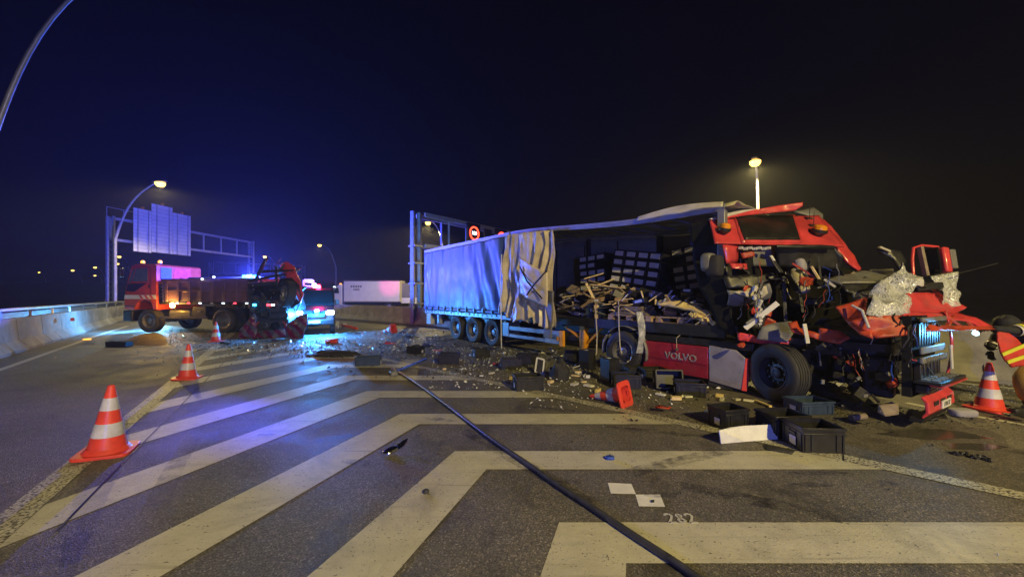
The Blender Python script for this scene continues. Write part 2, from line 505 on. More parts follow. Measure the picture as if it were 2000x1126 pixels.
def lettering(name, body, size, M, m, parent, outline=0.0, extrude=0.002, offset=0.0, spacing=1.0, world=True):
    """flat lettering as a mesh part; M places it (local X = reading direction, local Z = facing)"""
    cu = bpy.data.curves.new(name, 'FONT'); cu.body = body; cu.size = size; cu.align_x = 'CENTER'; cu.align_y = 'CENTER'
    cu.extrude = extrude; cu.offset = offset; cu.space_character = spacing; cu.resolution_u = 3
    if outline:
        cu.fill_mode = 'NONE'; cu.bevel_depth = outline; cu.bevel_resolution = 0; cu.extrude = 0.0
    tmp = bpy.data.objects.new('lettering', cu); col.objects.link(tmp)
    dg = bpy.context.evaluated_depsgraph_get(); dg.update()
    me = bpy.data.meshes.new_from_object(tmp.evaluated_get(dg))
    bpy.data.objects.remove(tmp); bpy.data.curves.remove(cu)
    me.name = name; me.materials.clear(); me.materials.append(MATS[m])
    me.transform((FRAME[parent].inverted() @ M) if world else M)
    o = bpy.data.objects.new(name, me); col.objects.link(o); o.parent = parent; FRAME[o] = FRAME[parent]
    return o

def crumple(name, poly, m, parent, thick=0.012, cuts=3, amp=0.03, freq=3.0, seed=0, world=True):
    """a torn, dented sheet-metal or plastic panel from its outline"""
    bm = bmesh.new()
    vs = [bm.verts.new(p) for p in poly]
    f = bm.faces.new(vs)
    bm.normal_update(); nrm = f.normal.copy()
    bmesh.ops.triangulate(bm, faces=bm.faces[:])
    for _ in range(cuts):
        long = [e for e in bm.edges if e.calc_length() > 0.07]
        if not long: break
        bmesh.ops.subdivide_edges(bm, edges=long, cuts=1, use_grid_fill=False)
        bmesh.ops.triangulate(bm, faces=bm.faces[:])
    sd = Vector((seed * 7.31, seed * 3.17, seed * 1.7))
    for v in bm.verts:
        k = noise.noise(v.co * freq + sd) + 0.5 * noise.noise(v.co * freq * 2.3 + sd)
        v.co += nrm * amp * k
    mb = MB(); bm.verts.index_update()
    mb.v = [v.co.copy() for v in bm.verts]
    mb.f = [tuple(v.index for v in fc.verts) for fc in bm.faces]
    bm.free()
    return mb.build(name, m, parent, world=world and parent is not None, solid=thick)

def wheel(parent, c, out, r=0.5, w=0.3, dual=False, grooves=4, world=False, rim='rim_steel'):
    """wheel part: tyre, rim, hub and nuts; `out` points away from the vehicle"""
    wh = sub('wheel', parent)
    out = Vector(out).normalized(); c = Vector(c)
    h = w / 2
    prof = [(r * 0.60, -h * 0.85), (r * 0.72, -h), (r * 0.90, -h * 1.02), (r * 0.975, -h * 0.86)]
    if grooves:
        for g in range(grooves):
            t = -h * 0.62 + g * (h * 1.24 / max(1, grooves - 1))
            prof += [(r, t - h * 0.10), (r - 0.013, t - h * 0.07), (r - 0.013, t + h * 0.07), (r, t + h * 0.10)]
    prof += [(r * 0.975, h * 0.86), (r * 0.90, h * 1.02), (r * 0.72, h), (r * 0.60, h * 0.85)]
    t = MB().lathe(prof, c, out, 36)
    if dual:
        t.lathe(prof, c - out * (w * 1.12), out, 24)
    t.build('tyre', 'rubber', wh, world=world)
    rm = MB().lathe([(r * 0.60, h * 0.80), (r * 0.585, h * 0.92), (r * 0.545, h * 0.86), (r * 0.53, h * 0.2), (r * 0.50, -h * 0.15),
                     (r * 0.36, -h * 0.05), (r * 0.30, h * 0.12), (r * 0.20, h * 0.14), (r * 0.19, h * 0.42), (r * 0.175, h * 0.46), (r * 0.10, h * 0.47), (r * 0.09, h * 0.40), (0, h * 0.40)], c, out, 32)
    a = Vector((0, 0, 1)) if abs(out.z) < 0.9 else Vector((1, 0, 0))
    u = out.cross(a).normalized(); v = out.cross(u)
    rm.build('rim', rim, wh, world=world)
    nb = MB()
    for k in range(10):
        an = 2 * pi * k / 10
        p = c + (u * cos(an) + v * sin(an)) * r * 0.335
        nb.tube([p + out * h * 0.0, p + out * h * 0.34], r * 0.035, 6)
    nb.build('wheel_nuts', 'dark_steel', wh, world=world)
    return wh

rnd = random.Random(11)

# ================================================================== the setting
SODIUM = (1.0, 0.78, 0.27)
P_SODIUM = 5200.0

g = MB().add([(-900, -300, -0.05), (900, -300, -0.05), (900, 1500, -0.05), (-900, 1500, -0.05)], [(0, 1, 2, 3)])
tag(g.build('ground', 'ground_soil', smooth=False), 'dark unlit verge and land beyond the motorway', 'ground', kind='structure')
road = MB().add([(-6, -25, 0), (60, -25, 0), (60, 40, 0), (-8, 140, 0), (-70, 140, 0), (-42, 48, 0), (-27.9, 26.9, 0), (-15.1, 11.1, 0), (8, -17, 0)],
                [tuple(range(9))]).build('road', 'asphalt', smooth=False)
tag(road, 'dark asphalt motorway slip road strewn with crash debris', 'road', kind='structure')

# low dark embankment on the far left of the carriageway
hl = MB()
def hill(u, v):
    x = -150 + 115 * u; y = 46 + 90 * v
    return (x, y, -0.2 + 5.0 * sin(pi * min(1, u * 1.1)) * sin(pi * v) + 0.6 * noise.noise(Vector((x * 0.1, y * 0.1, 0))))
hl.grid(hill, 24, 18)
tag(hl.build('hill', 'ground_soil'), 'dark embankment behind the left-hand gantry', 'hill', kind='structure')

# ---- painted gore with chevrons (children of the road)
def flat(name, pts, z, m='road_paint'):
    return MB().add([(p[0], p[1], z) for p in pts], [tuple(range(len(pts)))]).build(name, m, road, smooth=False)
NL, CL = Vector((0.85, 0.53)).normalized(), -1.86            # left boundary line of the gore
NR, CR = Vector((0.659, 0.752)).normalized(), 5.70           # right boundary line
def hit(p, d, n, c):
    t = (c - p.dot(n)) / d.dot(n)
    return p + d * t
ARM = Vector((-0.318, -0.948))
APEX = Vector((-15.2, 20.9))
for k in range(-2, 11):
    V = Vector((0.383, 3.063)) + Vector((-1.06, 1.40)) * k
    V2 = V + Vector((0.405, -0.467))
    a = hit(V, Vector((1, 0)), NR, CR - 0.10); b = hit(V2, Vector((1, 0)), NR, CR - 0.10)
    c = hit(V, ARM, NL, CL + 0.12); d = hit(V2, ARM, NL, CL + 0.12)
    flat('chevron_stripe', [(a.x, a.y), (V.x, V.y), (c.x, c.y), (d.x, d.y), (V2.x, V2.y), (b.x, b.y)], 0.004)
dl = Vector((-NL.y, NL.x)); dr = Vector((-NR.y, NR.x))
def line_from(n, c, d, t0, t1, w, name, z=0.004, m='line_paint'):
    p = n * c
    q = [p + d * t0 - n * w / 2, p + d * t1 - n * w / 2, p + d * t1 + n * w / 2, p + d * t0 + n * w / 2]
    return flat(name, [(x.x, x.y) for x in q], z, m)
ta = (APEX - NL * CL).dot(dl); tb = (APEX - NR * CR).dot(dr)
t = -6.0
while t < ta:
    line_from(NL, CL, dl, t, min(t + 1.48, ta), 0.24, 'edge_line', 0.0085); t += 1.5
t = -12.0
while t < tb:
    line_from(NR, CR, dr, t, min(t + 1.48, tb), 0.22, 'edge_line', 0.0085); t += 1.5
def strip(pts, w, name, m='road_paint', z=0.004):
    for p, q in zip(pts[:-1], pts[1:]):
        p, q = Vector(p[:2]), Vector(q[:2]); d = (q - p).normalized(); n = Vector((-d.y, d.x)) * w / 2
        flat(name, [p - n, q - n, q + n, p + n], z, m)
strip([G(-180, 772), G(0, 722), G(190, 655), G(250, 636)], 0.16, 'edge_line')
strip([(13.4, 3.9), G(1976, 758), G(1841, 744), (-5.6, 21.9)], 0.16, 'edge_line')
strip([G(2040, 836), G(1850, 803), G(1770, 786)], 0.12, 'lane_line')
strip([G(110, 1040), G(240, 905), G(345, 800), G(450, 695)], 0.018, 'road_joint', 'chassis_black', 0.0125)
# surveyors' marks painted by the crash investigators
def sq(pts): flat('survey_mark', [G(*p)[:2] for p in pts], 0.006, 'paper_white')
sq([(1187, 943), (1233, 945), (1242, 965), (1193, 964)])
sq([(1241, 966), (1289, 966), (1299, 990), (1248, 989)])
p = G(1326, 1014)
two = [(0, .14), (.02, .17), (.06, .17), (.08, .13), (.05, .07), (0, 0), (.09, .005)]
eight = [(.04, .09), (.01, .13), (.04, .17), (.075, .13), (.04, .09), (0, .045), (.04, 0), (.085, .04), (.045, .09)]
for k, st_ in enumerate((two, eight, two)):
    mb = MB(); q = lambda e: (p.x - 0.10 + k * 0.085 + e[0] * 0.72, p.y - 0.05 + e[1] * 0.72, 0.0065)
    for u, v in zip(st_[:-1], st_[1:]): mb.bar(q(u), q(v), 0.019, 0.002)
    mb.build('survey_digit', 'pale_plastic', road)
# old oil spots and rubber marks
for i, (px, py, w_, h_) in enumerate([(1590, 948, 0.20, 0.05), (1485, 986, 0.10, 0.05), (1500, 976, 0.06, 0.02), (1730, 945, 0.10, 0.06), (1290, 968, 0.18, 0.05), (1105, 945, 0.16, 0.05), (1600, 925, 0.3, 0.04),
                                      (520, 850, 0.12, 0.05), (620, 770, 0.3, 0.08), (1080, 800, 0.4, 0.08), (1290, 845, 0.7, 0.07), (700, 905, 0.2, 0.06), (860, 820, 0.25, 0.07)]):
    c = G(px, py); pts = []
    for k in range(16):
        a = 2 * pi * k / 16; w = 1 + 0.4 * noise.noise(Vector((cos(a), sin(a), i * 3.3)))
        pts.append((c.x + w_ * w * cos(a), c.y + h_ * w * sin(a) - 0.3 * w_ * cos(a) * (1 if i > 8 else 0)))
    flat('oil_stain', pts, 0.0135 + 0.0003 * i, 'road_stain')
for i, line in enumerate([[(1150, 985), (1090, 945), (1010, 900), (955, 868), (905, 840)], [(1230, 925), (1290, 908), (1330, 900), (1420, 880)], [(1640, 1012), (1560, 996), (1440, 970), (1330, 950)], [(300, 1000), (340, 915), (380, 850)]]):
    q = [G(*t_) for t_ in line]
    for a, b in zip(q[:-1], q[1:]):
        d = Vector((b.x - a.x, b.y - a.y)).normalized(); n = Vector((-d.y, d.x)) * (0.09 if i < 4 else 0.06)
        flat('tyre_mark', [(a.x - n.x, a.y - n.y), (b.x - n.x, b.y - n.y), (b.x + n.x, b.y + n.y), (a.x + n.x, a.y + n.y)], 0.0100 + 0.0004 * i, 'road_stain')
# wet film of coolant below the wrecked cab
for i, (ctr, rx, ry) in enumerate([(G(1835, 848), 0.70, 0.16), (G(1900, 872), 0.4, 0.10)]):
    pts = []
    for k in range(28):
        a = 2 * pi * k / 28; w = 1 + 0.55 * noise.noise(Vector((cos(a) * 1.6, sin(a) * 1.6, i * 5)))
        pts.append((ctr.x + rx * w * cos(a), ctr.y + ry * w * sin(a)))
    flat('coolant_puddle', pts, 0.0035, 'wet_film')

# ---- concrete barriers
def barrier(name, label, pts, side):
    pts = [Vector(p) for p in pts]
    root = thing(name, label, 'barrier', (pts[0].x, pts[0].y, 0))
    # walk along the polyline
    seg = [(a, b, (b - a).length) for a, b in zip(pts[:-1], pts[1:])]
    def at(t):
        for a, b, L in seg:
            if t <= L: 
                d = (b - a) / L; return a + d * t, d
            t -= L
        a, b, L = seg[-1]; d = (b - a) / L
        return b + d * t, d
    total = sum(s[2] for s in seg)
    def run(nm, prof, step, gap):
        t = 0.0
        while t < total - 0.3:
            mb = MB()
            p0, d0 = at(t); p1, d1 = at(min(t + step - gap, total))
            n0 = Vector((-d0.y, d0.x)) * side; n1 = Vector((-d1.y, d1.x)) * side
            A = [(p0.x + n0.x * x, p0.y + n0.y * x, z) for x, z in prof]
            B = [(p1.x + n1.x * x, p1.y + n1.y * x, z) for x, z in prof]
            m = len(prof)
            mb.add(A + B, [tuple(reversed(range(m))), tuple(range(m, 2 * m))] + [(i, (i + 1) % m, m + (i + 1) % m, m + i) for i in range(m)])
            mb.build(nm, 'concrete', root, world=True, smooth=False, bevel=0.012)
            t += step
    run('wall_segment', [(0.215, 0.0), (0.215, 0.36), (0.27, 1.02), (0.285, 1.08), (0.44, 1.08), (0.56, 0.0)], 2.4, 0.03)
    run('foot_block', [(0.0, 0.0), (0.0, 0.09), (0.20, 0.36), (0.213, 0.36), (0.213, 0.0)], 1.2, 0.03)
    return root
LB = [(8.0, -17.0), (-6.0, 0.4), (-14.9, 10.97), (-27.6, 26.7), (-38, 42), (-44, 56)]
barrier('concrete_barrier', 'pale concrete barrier along the left road edge below the steel rail', LB, 1)
RB = [(16.0, 2.1), (9.6, 8.4), (-5.4, 23.2), (-15.0, 30.9), (-27.0, 38.8)]
barrier('concrete_barrier', 'pale concrete barrier running behind the wrecked lorry and below the speed gantry', RB, -1)

# ---- steel rail behind the left barrier
rail = thing('guard_rail', 'steel parapet rail on posts behind the left concrete barrier', 'guard rail', (-15.8, 11.6, 0))
RP = [Vector((-11.6, 6.2)), Vector((-16.1, 11.8)), Vector((-22.5, 19.7)), Vector((-28.9, 27.9)), Vector((-30.6, 30.2))]
mb = MB()
for a, b in zip(RP[:-1], RP[1:]):
    mb.bar((a.x, a.y, 1.36), (b.x, b.y, 1.36), 0.10, 0.11)
mb.build('top_rail', 'galvanised', rail, world=True, bevel=0.03)
mb = MB()
for a, b in zip(RP[:-1], RP[1:]):
    mb.bar((a.x, a.y, 1.14), (b.x, b.y, 1.14), 0.05, 0.27)
mb.build('beam', 'dark_steel', rail, world=True, bevel=0.01)
for a, b in zip(RP[:-1], RP[1:]):
    n = max(1, int((b - a).length / 2.2))
    for i in range(n):
        q = a.lerp(b, i / n)
        MB().bar((q.x, q.y, 0), (q.x, q.y, 1.30), 0.09, 0.12).build('post', 'galvanised', rail, world=True)

# ---- street lamps
def street_lamp(label, base, head, power, lens='sodium_lens', r0=0.11, group='sodium street lamps', lit=True, size=1.6, bend=0.62, metal='pale_steel'):
    base, head = Vector((base[0], base[1], 0)), Vector(head)
    root = thing('street_lamp', label, 'street lamp', (base.x, base.y, 0), group=group)
    P0 = Vector((base.x, base.y, 0)); P1 = Vector((base.x, base.y, head.z * bend))
    P2 = base.lerp(head, 0.35); P2.z = head.z * 0.93; P3 = head
    pts = [P0]
    for i in range(15):
        t = i / 14
        a = P1 * (1 - t) ** 3 + P2 * 3 * 0 + (P1.lerp(P2, 0.55)) * 3 * t * (1 - t) ** 2 + P2 * 3 * t * t * (1 - t) + P3 * t ** 3
        pts.append(a)
    rs = [r0] + [r0 * (0.85 - 0.4 * i / 14) for i in range(15)]
    MB().tube(pts, rs, 10).build('pole', metal, root, world=True)
    MB().lathe([(r0 * 1.8, 0), (r0 * 1.8, 0.08), (r0 * 1.1, 0.5), (r0, 0.52)], P0, UP, 12).build('base', 'pale_steel', root, world=True)
    d = (pts[-1] - pts[-2]); d.z = 0; d.normalize()
    s = Vector((-d.y, d.x, 0))
    hb = MB()
    prof = [(-0.1, 0.05), (0.15, 0.12), (0.5, 0.15), (0.75, 0.11), (0.85, 0.03)]
    R = Matrix((d, s, UP)).transposed()
    body = hb.grid(lambda u, v: head + d * (u * 0.85 * size - 0.1) + s * (0.16 * size * sin(v * 2 * pi) * (0.55 + 0.45 * sin(pi * min(1, u + 0.25)))) +
                   UP * (max(0, cos(v * 2 * pi)) * 0.14 * size * sin(pi * (0.12 + 0.82 * u)) - 0.02), 8, 12)
    body.build('lamp_head', 'grey_plastic', root, world=True, solid=0.004)
    lc = head + d * 0.36 * size - UP * 0.06
    lb = MB()
    lb.lathe([(0.0, -0.20 * size), (0.12 * size, -0.17 * size), (0.185 * size, -0.08 * size), (0.19 * size, 0.0)], lc, UP, 16)
    lb.build('lens', lens, root, world=True)
    if lit:
        light('street_lamp_light', 'SPOT', lc - UP * (0.20 * size + 0.08), SODIUM, power, root, 0.10, lc - UP * 5 + d * 0.8, 156, 0.25)
    return root
hd = lambda px, py, h: W(px, py, FPX * (h - EYE) / (HOR - py))
street_lamp('tall curved street lamp with its head out of view above the left edge', (-11.35, 8.0), (-7.6, 8.2, 9.3), 0, r0=0.064, bend=0.45, lens='grey_plastic', lit=False, metal='galvanised')
street_lamp('curved street lamp standing beside the left sign gantry', (-31.2, 29.6), W(304, 357, 27.5), P_SODIUM * 0.6)
street_lamp('street lamp rising behind the red wrecked cab', (15.9, 24.3), W(1477, 318, 23.4), P_SODIUM * 1.2)
street_lamp('street lamp glowing behind the beam of the speed limit gantry', W(868, 576, 43.0)[:2] + (0,), W(846, 434, 42.5), P_SODIUM)
street_lamp('slender street lamp between the dark van and the white box lorry', W(656, 576, 60)[:2] + (0,), W(629, 477, 61), P_SODIUM * 0.2, r0=0.13, size=1.5)
street_lamp('street lamp at the camera side of the gore, out of the picture', (11.6, -12.6), (8.6, -10.2, 10.0), P_SODIUM * 2.8)
for px, py, Z, lab, s in [(523, 500, 78, 'far street lamp shining above the upended trailer', 1.0),
                       (238, 500, 95, 'upper far street lamp beside the left gantry leg', 1.1),
                       (234, 514, 120, 'lower far street lamp just above the tipper cab', 1.1),
                       (190, 521, 105, 'far street lamp above the queue of traffic', 1.0),
                       (189, 537, 130, 'small lower far lamp above the queue of traffic', 1.0),
                       (146, 527, 110, 'far street lamp at the top of the dark embankment', 1.0),
                       (79, 531, 140, 'tiny lone lamp far out in the dark on the left', 0.8)]:
    h = W(px, py, Z)
    street_lamp(lab, (h.x + 2.2, h.y, 0), h, 900, 'far_sodium', 0.12, 'far street lamps', False, 1.7 * s)

# ---- left gantry with sign panels seen from behind
ga = thing('sign_gantry', 'tall steel gantry on the left carrying three sign panels seen from behind', 'gantry', (-32, 30, 0), group='motorway gantries')
A = Vector((-32.0, 30.0, 0)); B = Vector((-30.5, 44.0, 0)); gd = (B - A).normalized(); gn = Vector((-gd.y, gd.x, 0))
TOP, BOT = 8.0, 6.3
for q, nm in ((A, 'leg'), (B, 'leg')):
    mb = MB()
    for s in (-0.28, 0.28):
        mb.bar((q.x + gn.x * s, q.y + gn.y * s, 0), (q.x + gn.x * s, q.y + gn.y * s, TOP + 0.15), 0.15, 0.15)
    mb.build('leg', 'pale_steel', ga, world=True, bevel=0.01)
    lad = MB()
    n = 18
    for i in range(n):
        z = 0.4 + i * (TOP - 0.4) / n
        lad.bar((q.x - gn.x * 0.28, q.y - gn.y * 0.28, z), (q.x + gn.x * 0.28, q.y + gn.y * 0.28, z), 0.035, 0.035)
    lad.build('ladder', 'pale_steel', ga, world=True)
for z in (TOP, BOT):
    for s in (0.0,):
        MB().bar(A + gn * s + UP * z, B + gn * s + UP * z, 0.22, 0.2).build('chord', 'pale_steel', ga, world=True)
for i in range(8):
    q = A.lerp(B, i / 7)
    mb = MB()
    for s in (0.0,):
        mb.bar(q + gn * s + UP * (BOT + 0.09), q + gn * s + UP * (TOP - 0.09), 0.10, 0.10)
    mb.build('upright', 'pale_steel', ga, world=True)
hr = MB()
hr.bar(A + gn * 0.35 + UP * (TOP + 0.9), A.lerp(B, 0.42) + gn * 0.35 + UP * (TOP + 0.9), 0.04, 0.04)
for i in range(6):
    q = A.lerp(B, 0.42 * i / 5) + gn * 0.35
    hr.bar(q + UP * TOP, q + UP * (TOP + 0.9), 0.035, 0.035)
hr.build('hand_rail', 'pale_steel', ga, world=True)
def on_ga(px):
    k = (px - 1000) / FPX
    return FPX and ((A.x - (gd.x / gd.y) * A.y) / (k - gd.x / gd.y))
for (x0, x1, y0, y1) in [(248, 283, 409, 492), (284, 325, 402, 494), (326, 361, 419, 498)]:
    z0, z1 = on_ga(x0), on_ga(x1); zm = (z0 + z1) / 2
    a = A + gd * ((z0 - A.y) / gd.y) - gn * 0.6; b = A + gd * ((z1 - A.y) / gd.y) - gn * 0.6
    top = EYE + (HOR - y0) * zm / FPX; bot = EYE + (HOR - y1) * zm / FPX
    pan = MB().bar(Vector((a.x, a.y, (top + bot) / 2)), Vector((b.x, b.y, (top + bot) / 2)), 0.05, top - bot).build('sign_panel', 'sign_back', ga, world=True)
    rb = MB(); n = 12
    for i in range(n + 1):
        z = bot + (top - bot) * i / n
        rb.bar(Vector((a.x, a.y, z)) - gn * 0.035, Vector((b.x, b.y, z)) - gn * 0.035, 0.02, 0.025)
    for f_ in (0.2, 0.8):
        q = a.lerp(b, f_); rb.bar(Vector((q.x, q.y, bot)) - gn * 0.10, Vector((q.x, q.y, top)) - gn * 0.10, 0.05, 0.06)
    rb.build('panel_rail', 'pale_steel', pan, world=True)
    MB().box(a.lerp(b, 0.5) + UP * (top + 0.12) , (0.16, 0.16, 0.18)).build('panel_light', 'orange_lens', ga, world=True)

# far gantry
gb = thing('sign_gantry', 'distant small steel gantry seen beyond the tipper lorry', 'gantry', W(412, 576, 80)[:2] + (0,), group='motorway gantries')
A2 = W(412, 576, 80); B2 = W(592, 576, 88); A2.z = B2.z = 0
for q in (A2, B2):
    mb = MB()
    for s in (-0.4, 0.4): mb.bar(q + Vector((s, 0, 0)), q + Vector((s, 0, 8.9)), 0.22, 0.22)
    for i in range(10): mb.bar(q + Vector((-0.4, 0, 0.6 + i * 0.85)), q + Vector((0.4, 0, 0.6 + i * 0.85)), 0.08, 0.08)
    mb.build('leg', 'pale_steel', gb, world=True)
for z in (8.8, 6.6):
    MB().bar(A2 + UP * z, B2 + UP * z, 0.3, 0.3).build('chord', 'pale_steel', gb, world=True)
for i in range(9):
    q = A2.lerp(B2, i / 8); MB().bar(q + UP * 6.75, q + UP * 8.65, 0.15, 0.15).build('upright', 'pale_steel', gb, world=True)

# ---- gantry with variable speed signs behind the trailer
gc = thing('sign_gantry', 'steel gantry behind the trailer with round illuminated speed limit signs', 'gantry', (-6.2, 24.2, 0), group='motorway gantries')
A = Vector((-6.2, 24.3, 0)); B = Vector((6.0, 39.84, 0)); gd = (B - A).normalized(); gn = Vector((gd.y, -gd.x, 0))
for q in (A, B):
    mb = MB()
    for s in (-0.26, 0.26):
        mb.bar(q + gd * s, q + gd * s + UP * 7.2, 0.22, 0.42)
    mb.build('leg', 'pale_steel', gc, world=True, bevel=0.015)
    mb = MB()
    for z in (1.3, 2.6, 3.9, 5.0): mb.box(q + UP * z, (0.7, 0.7, 0.1), Matrix.Rotation(atan2(gd.y, gd.x), 3, 'Z'))
    mb.build('collar', 'galvanised', gc, world=True)
for z, hh in ((7.05, 0.26), (5.05, 0.22)):
    for s in (-0.4, 0.4):
        MB().bar(A + gd * 0.38 + gn * s + UP * z, B - gd * 0.38 + gn * s + UP * z, 0.16, hh).build('chord', 'pale_steel', gc, world=True)
for i in range(1, 9):
    q = A.lerp(B, i / 8.0)
    mb = MB()
    for s in (-0.4, 0.4): mb.bar(q + gn * s + UP * 5.16, q + gn * s + UP * 6.92, 0.12, 0.14)
    mb.build('upright', 'pale_steel', gc, world=True)
def on_gc(px):
    k = (px - 1000) / FPX; m_ = gd.x / gd.y
    Z = (A.x - m_ * A.y) / (k - m_); return A + gd * ((Z - A.y) / gd.y)
for px in (914, 968):
    q = on_gc(px) + gn * 0.55
    c = q + UP * 6.38
    R = Matrix((gd, -gn, UP)).transposed()
    pan = MB().box(c, (1.35, 0.18, 1.45), R).build('sign_panel', 'sign_black', gc, world=True, bevel=0.02)
    ring = MB().lathe([(0.40, 0.100), (0.40, 0.125), (0.50, 0.125), (0.50, 0.100)], c, gn, 40, True)
    ring.build('speed_ring', 'led_red', pan, world=True)
    lettering('speed_number', '100', 0.36, Matrix.Translation(c + gn * 0.105) @ Matrix((gd, UP, gn)).transposed().to_4x4(), 'led_white', pan, extrude=0.006, offset=0.0)
    # lane arrow panel between the signs
q = on_gc(943) + gn * 0.5
MB().box(q + UP * 6.3, (0.8, 0.12, 1.2), Matrix((gd, -gn, UP)).transposed()).build('lane_panel', 'sign_black', gc, world=True)

# ================================================================== the wrecked lorry: curtain-sided trailer
HEAD = atan2(-0.789, 0.614)
TORG = Vector((-4.19, 18.1, 0))
tr = thing('curtain_trailer', 'grey curtain-sided lorry trailer with its side curtain torn open', 'trailer', TORG, HEAD)
TM = FRAME[tr]
def T(s, p, h): return TM @ Vector((s, p, h))

def roof_z(s):
    k = max(0.0, min(1.0, (s - 6.5) / 6.0))
    return 4.0 - 0.36 * k * k * (3 - 2 * k)

MB().span((0.02, 0.06, 1.06), (13.58, 2.44, 1.21)).build('deck', 'wood_grey', tr)
for p in (0.75, 1.65):
    MB().span((0.1, p, 0.72), (12.9, p + 0.12, 1.055)).build('chassis_beam', 'chassis_black', tr)
mb = MB()
for i in range(14): mb.span((0.5 + i * 0.95, 0.06, 0.95), (0.58 + i * 0.95, 2.44, 1.055))
mb.build('cross_members', 'chassis_black', tr)
for p0, p1 in ((0.0, 0.055), (2.445, 2.5)):
    MB().span((0, p0, 1.0), (6.9, p1, 1.235)).build('side_rail', 'galvanised', tr, bevel=0.008)
    MB().span((6.91, p0, 1.0), (13.6, p1, 1.235)).build('side_rail', 'chassis_black', tr, bevel=0.008)
for s in (0.0, 13.46):
    for p in (0.0, 2.36):
        MB().span((s, p, 1.237), (s + 0.14, p + 0.14, roof_z(s) - 0.12)).build('corner_post', 'galvanised', tr, bevel=0.01)
for s in (2.7, 5.4, 8.1, 10.8):
    MB().span((s, 2.30, 1.237), (s + 0.10, 2.42, roof_z(s) - 0.14)).build('side_post', 'dark_steel', tr)
MB().bar((2.75, 0.12, 1.237), (2.75, 0.12, 3.85), 0.08, 0.1).build('side_post', 'dark_steel', tr)
# roof rails (the near one buckled towards the front)
for p, nm in ((0.03, 'roof_rail'), (2.47, 'roof_rail')):
    mb = MB(); q = None
    n = 28
    for i in range(n):
        s0, s1 = 13.6 * i / n, 13.6 * (i + 1) / n
        mb.bar((s0, p, roof_z(s0) - 0.065), (s1, p, roof_z(s1) - 0.065), 0.07, 0.13)
    mb.build('roof_rail', 'galvanised', tr)
for i in range(17):
    s = 0.6 + i * 0.78
    MB().bar((s, 0.07, roof_z(s) - 0.05), (s, 2.43, roof_z(s) - 0.05), 0.05, 0.04).build('roof_bow', 'galvanised', tr)
def roofsheet(u, v):
    s = 13.75 * u - 0.02; p = -0.03 + 2.56 * v
    z = roof_z(s) + 0.012 + 0.03 * sin(pi * v)
    k = max(0, (s - 9.5) / 4.2)
    z += k * (0.14 * noise.noise(Vector((s * 1.1, p * 1.3, 2))) + 0.10 * sin(pi * min(1, max(0, (s - 10.6) / 3.0))))
    if v < 0.06 or v > 0.94: z -= 0.07
    return (s, p, z)
MB().grid(roofsheet, 70, 18).build('roof_sheet', 'roof_fabric', tr, solid=0.006)
def valance(u, v):
    s = 11.7 + 1.9 * u
    b = 0.02 + 0.07 * sin(pi * u) * (1 + 0.5 * noise.noise(Vector((s * 2, 0, 5))))
    return (s, -0.05 - 0.05 * v * (1 + noise.noise(Vector((s * 2.2, v * 2, 0)))), roof_z(s) + 0.03 + 0.09 * sin(pi * u) - v * (0.08 + b))
MB().grid(valance, 40, 6).build('loose_roof_edge', 'roof_fabric', tr, solid=0.005)

# far-side curtain and headboard
def far_curtain(u, v):
    s = 0.15 + 13.2 * u
    return (s, 2.44 + 0.02 * sin(s * 4.7) , 1.24 + (roof_z(s) - 0.15 - 1.24) * v)
MB().grid(far_curtain, 90, 8).build('far_curtain', 'inner_curtain', tr, solid=0.005)
mb = MB()
for i in range(9): mb.span((1.4 * i + 0.9, 2.40, 1.3), (1.4 * i + 0.93, 2.425, 3.6))
mb.build('curtain_seams', 'dark_steel', tr)
MB().span((13.50, 0.15, 1.22), (13.56, 2.35, 3.3)).build('headboard', 'dark_steel', tr)
MB().span((0.02, 0.15, 1.24), (0.07, 2.35, 3.85)).build('rear_doors', 'curtain_blue_lit', tr)

# near-side curtain, still hanging over the rear half
def curtain(u, v):
    s = 0.03 + 6.75 * u; h = 1.27 + (roof_z(s) - 0.14 - 1.27) * v
    f = 0.018 * noise.noise(Vector((s * 2.1, h * 0.5, 1))) + 0.03 * noise.noise(Vector((s * 0.9, h * 0.35, 7)))
    f += 0.016 * max(0, sin(s * 5.2 + 0.9 * sin(h * 1.3))) ** 3 * (1 - v) + 0.02 * max(0, sin(s * 7.1 + 1)) ** 4 * v ** 3
    k = max(0, (s - 3.6) / 3.2)
    f += k * 0.075 * sin((s * 1.0 + h * 0.36) * 6.2 + 1.2 * noise.noise(Vector((s, h, 3))))
    f += 0.05 * math.exp(-((s - 0.35) / 0.35) ** 2) * noise.noise(Vector((s * 4, h * 1.6, 9)))
    return (s, -0.045 - f - 0.05 * k, h)
MB().grid(curtain, 150, 46).build('side_curtain', 'curtain_blue_lit', tr, solid=0.004)
MB().span((0.0, -0.035, 3.86), (6.7, 0.0, 3.99)).build('curtain_track', 'galvanised', tr)
def hem(u, v):
    s = 0.03 + 6.6 * u
    return (s, -0.055 - 0.015 * sin(s * 9) * 0.4 - 0.012 * v, 1.15 + 0.14 * v)
MB().grid(hem, 80, 2).build('curtain_hem', 'curtain_blue_lit', tr, solid=0.004)
for i in range(11):
    s = 0.35 + i * 0.6
    bk = MB(); bk.box((s, -0.085, 1.24), (0.055, 0.012, 0.30)); bk.box((s, -0.098, 1.27), (0.09, 0.03, 0.11)); bk.box((s, -0.09, 1.09), (0.05, 0.03, 0.05))
    bk.build('strap_buckle', 'black_plastic', tr)

